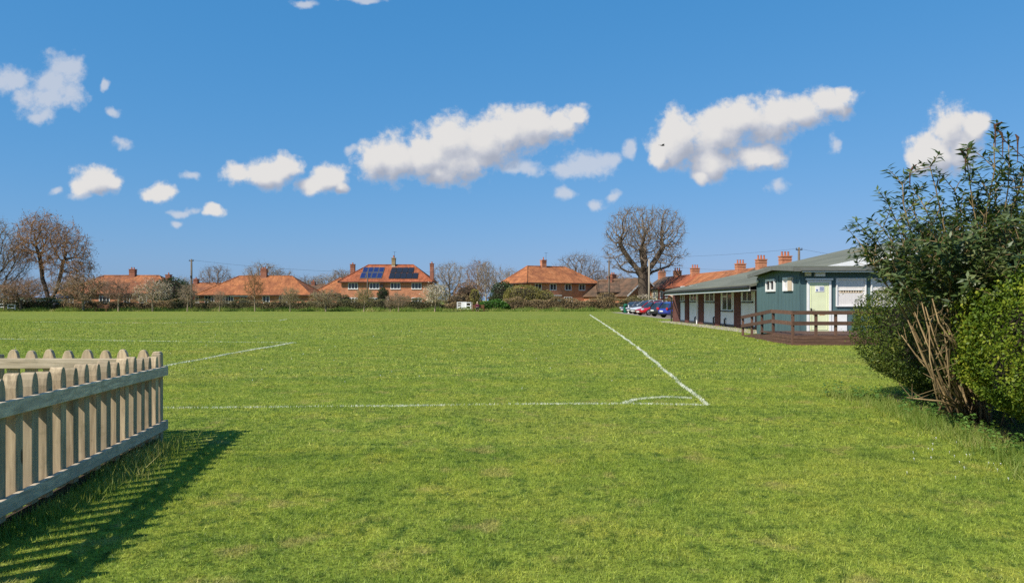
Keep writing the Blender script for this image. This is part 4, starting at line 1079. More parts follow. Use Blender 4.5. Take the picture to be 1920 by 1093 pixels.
    r.poly(top+[v+dz for v in top], [(0,2,3),(0,3,4,7),(7,4,5,6),(11,8,10),(15,12,11,8),(14,13,12,15),(0,8,10,2),(2,10,11,3),(3,11,12,4),(4,12,13,5),(5,13,14,6),(6,14,15,7),(7,15,8,0)])
    # strip that carries the eave on to the extension
    ro = part('roof', r, M_felt, t)
    s1 = Vector((11.72,36.32,2.40))
    f = MB(); n = Vector((-0.04,0,-0.16)); f.bar(E[0]+n, s1+n, 0.04, 0.2); part('fascia', f, M_grey, ro)
    f = MB(); n = Vector((-0.12,0,-0.13)); f.bar(E[0]+n+Vector((0.0,0.1,0)), s1+n, 0.11, 0.10); part('gutter', f, M_dark, ro)
    f = MB(); n = Vector((-0.045,0,-0.30)); f.bar(E[0]+n, s1+n, 0.05, 0.07); part('eave_trim', f, M_panelwhite, ro)
    # soffit under the eave
    so_ = MB(); sz = Vector((0,0,-0.31)); a, b = E[0]+sz, s1+sz
    c_, d_ = far+wd*L+Vector((0.3,0,b.z)), far+Vector((0.3,0.3,a.z)); so_.poly([a,b,c_,d_,a+Vector((0,0,0.03)),b+Vector((0,0,0.03)),c_+Vector((0,0,0.03)),d_+Vector((0,0,0.03))], [(3,2,1,0),(4,5,6,7),(0,1,5,4),(1,2,6,5),(2,3,7,6),(3,0,4,7)]); part('soffit', so_, M_grey, ro)
    b = MB(); b.bar(Vector((15.0,36.25,3.00)), Vector((27.25,36.25,5.60)), 0.06, 0.36); b.bar(Vector((43,36.25,2.28)), Vector((27.25,36.25,5.60)), 0.06, 0.36); part('bargeboard', b, M_white, ro)
    dp = MB(); e = E[0]+Vector((-0.1,-0.15,-0.2)); k_ = far+wn*0.2+wd*0.1; dp.tube([e, e+Vector((0.02,0,-0.12)), Vector((k_.x,k_.y,1.83)), Vector((k_.x,k_.y,1.7)), k_], 0.05, 8); part('downpipe', dp, M_dark, t)
    # concrete path under the eave
    p = MB(); p.poly([(10.9,53.6,0.004),(11.55,35.6,0.004),(14,35.6,0.004),(13,57,0.004),(11.2,57,0.004)], [(0,1,2,3,4)]); o = part('path', p, M_concrete); o['kind'] = 'structure'
pavilion()

def extension():
    t = thing('pavilion_extension', 'teal boarded extension with a pale yellow door at the near end of the pavilion', 'building')
    x0 = 11.68; yf = 30.0; yb = 35.2; xr = 23.5
    w = MB(); w.prism([(x0,yf,-0.1),(x0,yb,-0.1),(x0,yb,2.72),(x0,32.1,2.93),(x0,yf,2.83)], (0,0,0), (xr-x0,0,0)); part('wall', w, M_teal, t)
    # roof, low gable, ridge along x
    r = MB(); o = 0.35
    r.prism([(x0-o,yf-0.3,2.86),(x0-o,32.1,2.99),(x0-o,yb+0.25,2.74),(x0-o,yb+0.25,2.84),(x0-o,32.1,3.09),(x0-o,yf-0.3,2.96)], (0,0,0), (xr-x0+o,0,0)); ro = part('roof', r, M_felt, t)
    f = MB(); f.bar((x0-o,yf-0.33,2.84),(xr,yf-0.33,2.84),0.05,0.16); f.bar((x0-o-0.03,yf-0.3,2.86),(x0-o-0.03,32.1,2.99),0.05,0.17); f.bar((x0-o-0.03,32.1,2.99),(x0-o-0.03,yb+0.25,2.74),0.05,0.17); part('fascia', f, M_grey, ro)
    g = MB(); g.bar((x0-0.1,yf-0.41,2.84),(xr,yf-0.41,2.84),0.1,0.10); part('gutter', g, M_grey, ro)
    g = MB(); g.bar((x0-0.05,yf-0.38,2.745),(xr,yf-0.38,2.745),0.04,0.045); part('eave_trim', g, M_white, ro)
    for yy, ww in ((32.45,0.07),(yf+0.03,0.08),(yb-0.03,0.06)):
        c = MB(); c.box((x0-0.017,yy,1.33),(0.034,ww,2.66)); part('corner_trim', c, M_teal, t)
    # boards: thin battens on the left wall and front
    bt = MB()
    for y in np.arange(yf+0.35, yb-0.2, 0.42):
        if abs(y-32.45) > 0.1: bt.box((x0-0.006,y,1.3),(0.012,0.02,2.55))
    part('battens', bt, M_teal, t)
    window(t, 33.35, 2.27, 1.15, 0.56, x0, 1, M_glass, False, axis='y')
    wo = window(t, 31.25, 2.28, 1.05, 0.58, x0, 1, M_curtain, False, axis='y')
    nb = MB(); nb.box((x0-0.075,30.93,2.28),(0.02,0.42,0.56)); part('window_board', nb, M_beige, wo)
    lx = lambda p: (p-960)/FPX*yf
    # door with frame, sign, handle, letter plate
    fr = MB(); a, b = lx(1512.5), lx(1557.5)
    fr.box((a+0.045,yf-0.03,1.3),(0.09,0.08,2.1)); fr.box((b-0.045,yf-0.03,1.3),(0.09,0.08,2.1)); fr.box(((a+b)/2,yf-0.028,2.36),(b-a,0.085,0.08)); dfr = part('door_frame', fr, M_white, t)
    li = MB(); li.box(((a+b)/2,yf-0.06,2.45),(1.08,0.14,0.07)); part('drip_board', li, M_white, dfr)
    d = MB(); d.box(((a+b)/2,yf-0.02,1.29),(b-a-0.19,0.05,2.06)); do = part('door', d, M_door, t)
    dd = MB(); m = (a+b)/2
    for z0, z1 in ((0.42,1.05),(1.15,2.22)):
        for s in (-1,1): dd.box((m+s*0.33,yf-0.05,(z0+z1)/2),(0.025,0.012,z1-z0))
        dd.box((m,yf-0.05,z0),(0.66,0.012,0.025)); dd.box((m,yf-0.05,z1),(0.66,0.012,0.025))
    part('door_moulding', dd, M_door, do)
    sg = MB(); sg.box((m+0.02,yf-0.052,2.06),(0.36,0.014,0.24)); sgo = part('door_notice', sg, M_white, do)
    st = MB()
    for k_ in range(5): st.box((m+0.10,yf-0.061,2.13-0.035*k_),(0.17,0.004,0.018))
    st.tube([(m-0.09,yf-0.059,2.01),(m-0.09,yf-0.063,2.01)],0.04,10); part('notice_print', st, mk('blue_print', (0.06,0.12,0.36), 0.6), sgo)
    hd = MB(); hd.box((a+0.16,yf-0.055,1.18),(0.05,0.016,0.2)); hd.bar((a+0.16,yf-0.09,1.22),(a+0.30,yf-0.09,1.22),0.02,0.02); hd.bar((a+0.16,yf-0.05,1.22),(a+0.16,yf-0.09,1.22),0.02,0.02); part('door_handle', hd, M_dark, do)
    for x, z, s in ((m+0.16,1.03,0.11),(m-0.2,1.02,0.07),(m+0.22,1.10,0.05),(a+0.14,1.05,0.05),(m+0.05,1.0,0.05)): wr = MB(); wr.ball((x,yf-0.045,z),(s,0.004,s*0.4),8,5); part('worn_paint', wr, M_rust, do)
    l1 = MB(); l1.box((lx(1513),yf-0.10,2.66),(0.20,0.18,0.15)); part('alarm_box', l1, M_cream, t)
    l2 = MB(); l2.box((lx(1535),yf-0.09,2.64),(0.40,0.16,0.15)); part('bulkhead_light', l2, M_white, t)
    l3 = MB(); l3.ball((x0-0.08,yb-0.25,2.5),(0.07,0.07,0.09)); part('security_light', l3, M_white, t)
    for p0, p1 in ((1567,1623),(1632,1690),(1700,1760)):
        cx = (lx(p0)+lx(p1))/2; ww = lx(p1)-lx(p0)
        w1 = window(t, cx, 1.92, ww, 1.15, yf, 0, M_curtain, False, thick=0.045)
        tr = MB(); tr.box((cx,yf-0.03,2.02),(ww-0.12,0.03,0.035)); part('transom', tr, M_white, w1)
        cu = MB()
        n = 9
        for k_ in range(n):
            xx = cx-ww/2+0.14+(ww-0.28)*(k_+0.5)/n; cu.tube([(xx,yf-0.014,1.96),(xx,yf-0.026,1.96)],0.075,10)
        part('scalloped_blind', cu, M_beige, w1)
    pn = MB(); pn.box((lx(1572),yf-0.02,0.72),(0.66,0.05,0.9)); part('white_panel', pn, M_white, t)
extension()

def deck():
    t = thing('timber_deck', 'brown stained timber deck and ramp with two rail balustrade before the yellow door', 'deck')
    z = 0.36; xl, xr, yf, yb = 10.0, 19.0, 26.3, 29.9
    d = MB()
    n = 24
    for i in range(n):
        y0 = yf+(yb-yf)*i/n; d.box(((xl+xr)/2, y0+(yb-yf)/n/2, z-0.02),(xr-xl,(yb-yf)/n-0.008,0.04))
    part('deck_boards', d, M_deckwood, t)
    s = MB()
    for k in range(3): s.box(((xl+xr)/2,yf-0.012-0.004*k,0.045+0.115*k),(xr-xl,0.03,0.105)); s.box((xl-0.012-0.004*k,(yf+28.4)/2,0.045+0.115*k),(0.03,28.4-yf-0.05,0.105))
    part('skirt_boards', s, M_deckwood, t)
    r = MB(); r.prism([(xl,28.42,0),(xl,28.42,z),(xl+0.3,33.2,0.03),(xl+0.3,33.2,0)], (0,0,0), (1.3,0,0)); part('ramp', r, M_deckwood, t)
    def post(x, y, z0, z1):
        m = MB(); m.box((x,y,(z0+z1)/2),(0.09,0.09,z1-z0)); part('post', m, M_deckpost, t, bevel=0.006)
    for p in (1487.5,1531,1568,1612): post((p-960)/FPX*yf, yf+0.05, 0, 1.20)
    post(xl+0.03, 28.4, 0, 1.22); 
    for k in range(1,4):
        q = k/3.0; post(xl+0.03+0.3*q, 28.4+4.7*q, 0, 1.22-0.34*q)
    for h in (1.16, 0.78):
        m = MB(); m.bar((xl-0.03,yf-0.02,h),(xr,yf-0.02,h),0.04,0.135); part('rail', m, M_deckwood, t)
        m = MB(); m.bar((xl-0.04,yf+0.01,h),(xl-0.03,28.42,h+0.02),0.04,0.135); part('rail', m, M_deckwood, t)
        m = MB(); m.bar((xl-0.035,28.43,h+0.02),(xl+0.27,33.15,h-0.33),0.04,0.135); part('rail', m, M_deckwood, t)
deck()

# ------------------------------------------------------------------ picket fence
def picket_fence():
    A = Vector((-3.50,5.12,0.03)); B = Vector((-3.99,8.30,0.0))         # front run: near end to the corner (x, y, ground)
    t = thing('picket_fence', 'low weathered wooden picket fence with a corner at the left of the lawn', 'fence', (B.x,B.y,0))
    off = Vector((B.x,B.y,0)); A0 = A.copy(); d = (Vector((B.x,B.y,0))-Vector((A.x,A.y,0))); L = d.length; d.normalize()
    nrm = Vector((d.y,-d.x,0))                                           # towards the lawn (+x)
    def P(s, n, z, k):                                                  # s along from corner B, n towards the lawn
        g = B.z+(A.z-B.z)*min(1.0, s/L); return Vector((B.x,B.y,0))-d*s+nrm*n+Vector((0,0,z+g))-off
    def picket(c, along, nr, z0, z1, w=0.100, th=0.094):  # thickness enlarged so the fence casts a more solid shadow
        m = MB(); pts = []
        prof = [(-w/2,z0),(w/2,z0),(w/2,z1-0.10),(w*0.40,z1-0.050),(w*0.25,z1-0.014),(w*0.08,z1),(-w*0.08,z1),(-w*0.25,z1-0.014),(-w*0.40,z1-0.050),(-w/2,z1-0.10)]
        tl = random.gauss(0, 0.008)
        out = [c+along*(a+tl*b)-nr*(th/2)+Vector((0,0,b)) for a, b in prof]
        m.prism(out, (0,0,0), nr*th); part('picket', m, M_picket, t, bevel=0.005)
    n = 27
    for i in range(n):
        s = 0.12+0.232*i; j = random.uniform(-0.016,0.016)
        picket(P(s, 0, 0, 0), -d, nrm, 0.085+j, 0.99+0.06*min(1.3, s/L)+j)
    for z, dz in ((0.80, 0.05), (0.19, 0.01)):
        for side in (1,-1):
            m = MB(); n0 = 0.069*side
            a, b = P(-0.13,n0,z,0), P(L+2.9,n0,z+dz*1.9,0); m.bar(a, b, 0.04, 0.105); part('rail', m, M_rail if side > 0 else M_railx, t, bevel=0.006)
    gb = MB(); gb.bar(P(-0.02,-0.03,0.02,0), P(L+2.9,-0.03,0.02,0), 0.03, 0.10); part('gravel_board', gb, M_soil, t)  # soil colour puts the shade below the rail into the board
    m = MB(); q = P(-0.075,-0.012,0,0); m.box((q.x,q.y,0.49),(0.10,0.10,1.02), math.atan2(d.y,d.x)); m.box((q.x,q.y,1.005),(0.085,0.085,0.03), math.atan2(d.y,d.x)); part('post', m, M_picket, t, bevel=0.012)
    # back run goes left from the corner
    e = Vector((-1,0.02,0)).normalized(); en = Vector((0,-1,0))
    base = Vector((0.0,0.10,0)); 
    for i in range(14):
        c = base+e*(0.20+0.215*i); j = random.uniform(-0.01,0.01); picket(c, e, en, 0.05+j, 1.035+j, 0.125, 0.05)
    for z in (0.885, 0.25):
        m = MB(); m.bar(base+e*0.02+en*0.052+Vector((0,0,z)), base+e*3.4+en*0.052+Vector((0,0,z)), 0.04, 0.115); part('rail', m, M_railx, t, bevel=0.006)
    m = MB(); m.box((base.x-1.9,base.y+0.08,0.48),(0.09,0.09,1.0)); part('post', m, M_picket, t, bevel=0.008)
picket_fence()

def tuft(label, c, n, rad, hmin, hmax, w, mat, lean=0.6, name='grass_tussock'):
    x = c[0]+rng.normal(0, rad[0], n); y = c[1]+rng.normal(0, rad[1], n)
    o = blades(name, x, y, rng.uniform(hmin,hmax,n), w*rng.uniform(0.7,1.3,n), mat, lean); tag(o, label, 'grass', kind='stuff')
tuft('long shaded grass at the foot of the picket fence', (-3.68,7.3), 1500, (0.12,0.55), 0.06, 0.17, 0.008, M_verge)
tuft('strip of long grass under the near picket rails', (-3.42,5.6), 1500, (0.08,0.7), 0.05, 0.12, 0.008, M_verge)

# ------------------------------------------------------------------ near hedges and buddleia at the right
def big_hedge(label, c, half, n, mat, leaf, seed, zoff):
    t = thing('privet_hedge', label, 'hedge', (c[0], c[1], 0))
    part('twigs', lump((0,0,c[2]), [h-0.30 for h in half], 0.06, 30, 18, 4, seed), M_core, t)  # solid dark core that blocks light and paints the hedge's inner shade
    p, nr = hedge_points(n, half, 0.34, 0.075, 4.0, seed)
    # trimmed in below: narrower towards the ground
    z = p[:,2]+c[2]; k = np.clip((z-0.05)/0.75, 0, 1); k = 0.62+0.38*k*k*(3-2*k)
    p[:,0] *= k; p[:,1] = p[:,1]*(0.5+0.5*k); p[:,2] = z
    spr = np.random.default_rng(seed+5)         # untrimmed sprigs stand out in tufts
    tuft_ = np.clip(np.sin(p[:,0]*19+2)*np.sin(p[:,1]*17)*np.sin(p[:,2]*21+1), 0, 1)
    p = p + nr*(tuft_*spr.exponential(0.10, n)*(spr.uniform(0,1,n) < 0.5))[:,None]
    # holes where the dark core shows
    hole = np.sin(p[:,0]*5.1+seed)*np.sin(p[:,1]*4.3+1.3*seed)*np.sin(p[:,2]*5.7) 
    keep = (p[:,2] > 0.03) & ~((hole > 0.30) & (rng.uniform(0,1,n) < 0.75))
    # the side nobody can see needs fewer leaves
    keep &= (nr[:,0] < 0.55) | (rng.uniform(0,1,n) < 0.25)
    p, nr = p[keep], nr[keep]; m = len(p)
    link('leaves', leaf_mesh('leaves', p, leaf*rng.uniform(0.6,1.35,m), leaf*0.55*rng.uniform(0.7,1.3,m), nr+np.array([[0,0,0.35]]), 1.15, 0.2), mat, t)
    return t
big_hedge('dark green clipped privet hedge with rounded end beside the pavilion deck', (6.80,11.15,1.00), (1.12,1.75,0.86), 85000, M_privet, 0.038, 61, 0)
big_hedge('bright yellow green privet hedge at the right edge', (6.22,7.0,1.02), (1.06,2.3,0.94), 120000, M_privety, 0.042, 62, 0)

def buddleia():
    t = thing('buddleia_bush', 'tall leafy buddleia with bare tan canes growing between the two hedges', 'bush', (6.1,9.9,0))
    base = Vector((6.1,9.9,0)); r = random.Random(9); canes = MB(); shoots = MB()
    LC, LD, LN, LL = [], [], [], []
    def leaf_pair(p, d, size, az):
        u = d.orthogonal().normalized(); w = d.cross(u).normalized()
        for s in (1,-1):
            o = (u*math.cos(az)+w*math.sin(az))*s
            ld = (o*0.9+d*0.45+Vector((0,0,-0.18))+Vector((r.gauss(0,.2),r.gauss(0,.2),r.gauss(0,.2)))).normalized()
            nn = (d*0.8 + Vector((0,0,0.6)) - ld*(d.dot(ld))).normalized()
            L = size*r.uniform(0.7,1.25)
            LC.append(p+ld*L*0.55); LD.append(ld); LN.append(nn); LL.append(L)
    targets = []
    spec = [((1590,462),9.6),((1612,440),9.8),((1650,375),9.3),((1640,420),9.9),((1665,450),10.2),((1690,338),9.5),((1712,360),10.0),((1735,380),9.0),((1745,305),9.2),((1765,420),10),((1790,350),9.4),((1815,292),9.0),
            ((1830,380),9.8),((1862,262),9.1),((1868,330),9.6),((1850,430),8.7),((1895,300),8.9),((1905,360),9.3),((1922,300),9.0),((1935,380),8.6),((1890,440),8.5),((1915,470),8.4),((1700,470),9.2),((1730,500),9.0),((1640,500),9.8),((1680,520),9.6),
            ((1770,500),8.8),((1810,470),8.6),((1850,500),8.4),((1900,520),8.2),((1745,440),9.7),((1800,420),9.9),((1950,450),8.4),((1970,360),8.8),((1625,470),10.3),((1960,290),9.2),
            ((1785,450),8.5),((1835,460),8.9),((1870,480),9.2),((1725,470),8.9),((1760,530),9.0),((1820,530),8.6),((1700,540),9.3),((1720,410),9.7),((1660,480),9.4),((1880,400),9.4),((1600,475),9.9),((1855,360),9.0),((1930,500),8.8)]
    for (q, Y) in spec: targets.append(px(q[0]+max(0, (1690-q[0])*0.32), q[1]+8, Y))
    for tg in targets:
        b = base+Vector((r.gauss(0,0.16), r.gauss(0,0.22), 0))
        mid = b.lerp(tg, 0.5)+Vector((r.gauss(0,0.10), r.gauss(0,0.12), 0.28))
        pts = []
        for i in range(11):
            s = i/10; p = b*(1-s)**2+mid*2*s*(1-s)+tg*s*s; pts.append(p+Vector((r.gauss(0,.012),r.gauss(0,.012),0)))
        canes.tube([p-base for p in pts], [0.013*(1-0.75*i/10)+0.003 for i in range(11)], 5)
        for i in range(3, 11):
            p = pts[i]; d = (pts[i]-pts[i-1]).normalized()
            nsh = (2 if tg.z > 2.75 else 4 if tg.x/tg.y > 0.59 else 3) if i > 6 and tg.x/tg.y > 0.56 else ((0) if tg.x/tg.y > 0.56 else (2 if i > 7 else 0)) if i > 6 else (1 if tg.x/tg.y > 0.56 and i > 4 else 0)
            for _ in range(nsh):
                o = Vector((r.gauss(0,1), r.gauss(0,1), r.gauss(0.25,0.6))).normalized()
                sd = (d*0.6+o*0.9+Vector((0,0,0.25))).normalized(); ln = r.uniform(0.14,0.42)
                e = p+sd*ln; shoots.tube([p-base, p+sd*ln*0.5+Vector((0,0,0.01))-base, e-base], [0.006,0.005,0.003], 4, False)
                k = int(ln/0.055)+1; az = r.uniform(0,3.14)
                for j in range(k):
                    leaf_pair(p+sd*ln*(j+0.6)/k, sd, 0.085+0.045*(1-abs(j/k-0.4)), az+j*1.57)
                for j in range(3): leaf_pair(e, sd, 0.105-0.018*j, az+j*0.8)
        d = (pts[10]-pts[9]).normalized()
        for j in range(5): leaf_pair(pts[10]-d*0.03*j, d, 0.125, j*1.57+r.random())
    canes.poly(shoots.v, shoots.f); part('canes', canes, M_cane, t, smooth=True)
    # cut and leaning dead canes that show at the base
    dead = MB()
    for (x0,y0,x1,y1,Y) in ((1765,745,1702,600,9.0),(1780,700,1735,575,8.9),(1770,720,1690,628,9.1),(1760,760,1718,640,9.0),(1785,640,1748,560,8.7),(1772,700,1728,566,9.0),(1758,735,1742,610,8.8),(1790,640,1762,596,8.7),(1764,752,1700,745,8.7),(1781,728,1768,600,8.75),(1774,742,1715,585,8.95)):
        a, b = px(x0,y0,Y), px(x1,y1,Y+0.15); m = (a+b)/2+Vector((r.gauss(0,.03),0,r.gauss(0,.03)))
        lowp = base.lerp(a, 0.45); lowp.z = max(0.25, a.z*0.6)
        dead.tube([Vector((base.x+r.gauss(0,.1),base.y-0.2,0))-base, lowp-base, a-base, m-base, b-base], [0.009,0.010,0.010,0.009,0.006], 5)
        for q in range(5):
            s0 = r.random(); p = a.lerp(b, s0)+Vector((r.gauss(0,.03),r.gauss(-.02,.03),0)); leaf_pair(p, (b-a).normalized(), 0.06, r.random()*3)
            e = p+Vector((r.gauss(0,.12), r.gauss(0,.08), r.uniform(.05,.2))); dead.tube([p-base, e-base],[0.005,0.002],4,False)
    part('bare_canes', dead, M_cane, t, smooth=True)
    c = np.array([tuple(v-base) for v in LC]); dr = np.array([tuple(v) for v in LD]); nn = np.array([tuple(v) for v in LN]); L = np.array(LL)
    link('leaves', leaf_mesh('leaves', c, L, L*0.33, nn, 0.35, 0.18, dr), M_budd, t)
    for q, Y in (((1866,243),9.0),((1880,258),9.0),((1706,322),9.4),((1908,266),9.0),((1742,500),9.0),((1810,292),9.0)):
        p = px(q[0],q[1],Y)-base; sh = MB(); sh.tube([p+Vector((0,0,-0.25)), p, p+Vector((r.uniform(-.05,.05),0,0.05)), p+Vector((r.uniform(-.1,.1),0,0.09))],[0.004,0.010,0.018,0.006],5); part('seed_head', sh, M_seed, t)
    sp = [px(1925,300,9.0)-base, px(1895,275,9.0)-base, px(1878,258,9.0)-base]; sh = MB(); sh.tube(sp,[0.006,0.005,0.008],4); part('seed_head', sh, M_seed, t)
buddleia()
def tall_hedge():
    t = big_hedge('tall olive brown hedge with a level top behind the buddleia', (9.9,13.6,2.1), (2.6,1.0,1.08), 42000, M_privet, 0.055, 64, 0)
    t.name = 'conifer_hedge'
tall_hedge()

def soil_and_weeds():
    edge = [gx(1570,742), gx(1640,752), gx(1700,772), gx(1760,792), gx(1830,822), gx(1920,862), gx(2060,930)]
    v = [(p.x+0.10, p.y, 0.004) for p in edge]; b = MB(); n = len(v)
    back = [(7.6, p[1]+0.6, 0.004) for p in v]
    b.poly(v+back, [(i, i+1, n+i+1, n+i) for i in range(n-1)]); o = part('soil', b, M_soil); o['kind'] = 'structure'
    # long grass and nettles along the edge
    X, Y = [], []
    for a, c in zip(edge[:-1], edge[1:]):
        m = int(900*(c-a).length); s = rng.uniform(0,1,m); X.append(a.x+(c.x-a.x)*s+rng.normal(-0.12,0.17,m)); Y.append(a.y+(c.y-a.y)*s)
    x = np.concatenate(X); y = np.concatenate(Y); n = len(x)
    o = blades('edge_grass', x, y, rng.uniform(0.05,0.17,n), rng.uniform(0.006,0.012,n), M_verge, 0.7); tag(o, 'long rough grass along the foot of the right hand hedges', 'grass', kind='stuff')
    C, D = [], []
    for k in range(85):
        i = rng.integers(0, len(edge)-1); s = rng.uniform(); p = edge[i].lerp(edge[i+1], s); cx, cy = p.x+rng.normal(0.06,0.13), p.y+rng.normal(0,0.1)
        h = rng.uniform(0.08,0.26)
        for j in range(14):
            a = rng.uniform(0,6.28); rr = rng.uniform(0.02,0.09); C.append((cx+rr*math.cos(a), cy+rr*math.sin(a), h*(0.3+0.7*rng.uniform()))); D.append((math.cos(a),math.sin(a),-0.2))
    C = np.array(C); D = np.array(D)
    o = link('nettle_patch', leaf_mesh('nettle_patch', C, rng.uniform(0.04,0.08,len(C)), rng.uniform(0.025,0.045,len(C)), np.tile([[0,0,1.0]],(len(C),1)), 0.5, 0.2, D), M_weed)
    tag(o, 'low nettles and broad leaved weeds along the foot of the hedges', 'weeds', kind='stuff')
soil_and_weeds()

def daisies():
    pts = []
    for k in range(110):
        y = rng.uniform(13, 40); x = rng.uniform(-0.68,0.68)*y; pts.append((x,y))
    for k in range(26): pts.append((rng.normal(4.6,0.35), rng.normal(7.4,0.5)))
    b = MB()
    for x, y in pts:
        s = rng.uniform(0.004,0.008)*max(1, y/11); z = float(ground_z(x,y))+0.030
        b.poly([(x+s*math.cos(a),y+s*math.sin(a),z+0.35*s*math.sin(a*2+x)) for a in np.linspace(0,2*math.pi,7)[:-1]]+[(x,y,z-0.03)], [(0,1,2,3,4,5),(0,6,1),(2,6,3),(4,6,5)])
    o = part('daisies', b, M_petal); tag(o, 'tiny white daisies and petals scattered over the turf', 'flowers', kind='stuff')
daisies()

# ------------------------------------------------------------------ poles, wires
def pole(label, p, top, Y, r, mat, arm=True):
    z = CAMZ+(HOR-top)/FPX*Y; t = thing('telegraph_pole', label, 'pole', (hx(p,Y),Y,0), 0, 'telegraph poles')
    m = MB(); m.tube([(0,0,-0.2),(0,0,z*0.5),(0,0,z)],[r*1.15,r,r*0.82],10); part('shaft', m, mat, t, True)
    if arm:
        a = MB(); a.bar((-0.35,-0.05,z-0.25),(0.35,-0.05,z-0.25),0.08,0.1)
        for k in (-0.3,0.3): a.tube([(k,-0.05,z-0.2),(k,-0.05,z-0.05)],0.035,6)
        part('insulator_bracket', a, M_dark, t)
        b = MB(); b.box((0,-r-0.05,z*0.66),(0.16,0.1,0.35)); part('junction_box', b, M_black, t)
    return Vector((hx(p,Y),Y,z-0.12))
p1 = pole('tall brown telegraph pole between the two left bungalows', 359, 486, 108, 0.15, M_pole)
p2 = pole('slim pole in front of the left solar panels', 689, 509, 116, 0.10, M_pole, False)
p3 = pole('brown telegraph pole left of the bare oak', 1142, 488, 114, 0.16, M_pole)
p4 = pole('pale slim pole standing in front of the oak trunk', 1217, 487, 104, 0.14, M_polepale, False)
p5 = pole('telegraph pole top rising behind the pavilion roof', 1498, 464, 80, 0.14, M_pole)
def wire(label, a, b, sag, r=0.012):
    m = MB(); pts = [a.lerp(b, i/14)+Vector((0,0,-sag*4*(i/14)*(1-i/14))) for i in range(15)]
    m.tube(pts, r, 5); o = part('overhead_wire', m, M_wire); tag(o, label, 'wire', 'overhead wires')
wire('overhead wire from the tall left pole to the slim pole by the solar house', p1, p2, 0.35)
wire('overhead wire from the slim pole behind the roofs to the pole left of the oak', p2, px(940,503,150), 0.3)
wire('overhead wire from behind the rotated house to the pole left of the oak', px(1050,496,140), p3, 0.2)
wire('overhead wire crossing through the oak crown', p3, p4, 0.15)
wire('upper overhead wire from the oak to the pole behind the pavilion', px(1214,482,104), p5, 0.25, 0.010)
wire('lower overhead wire crossing above the terrace chimneys', p4+Vector((0,0,-0.6)), px(1430,506,84), 0.25, 0.010)
wire('overhead wire sloping from the pole behind the pavilion into the bush', p5, px(1640,487,80), 0.12, 0.010)

# ------------------------------------------------------------------ cars
def car_mats(name, c, c2=None): return mk(name, c, 0.25, 0.08, 2, spec=0.5, coat=0.8)
M_cred, M_cblue, M_cdark, M_csilver, M_cgrey = car_mats('red_car_paint', (0.55,0.012,0.016)), car_mats('blue_car_paint', (0.03,0.045,0.28)), car_mats('dark_car_paint', (0.03,0.028,0.035)), car_mats('silver_car_paint', (0.50,0.52,0.55)), car_mats('grey_car_paint', (0.16,0.17,0.20))
M_cglass = mk_glass('car_glass', (0.015,0.02,0.025), 0.04)
def loft(sections):
    """sections: list of rings of equal length"""
    b = MB(); n = len(sections[0])
    for s in sections: b.v += [tuple(p) for p in s]
    for i in range(len(sections)-1):
        for k in range(n-1): a = i*n+k; b.f.append((a, a+1, a+n+1, a+n))
        b.f.append((i*n+n-1, i*n, i*n+n, i*n+2*n-1))
    b.f.append(tuple(reversed(range(n)))); b.f.append(tuple((len(sections)-1)*n+k for k in range(n)))
    return b
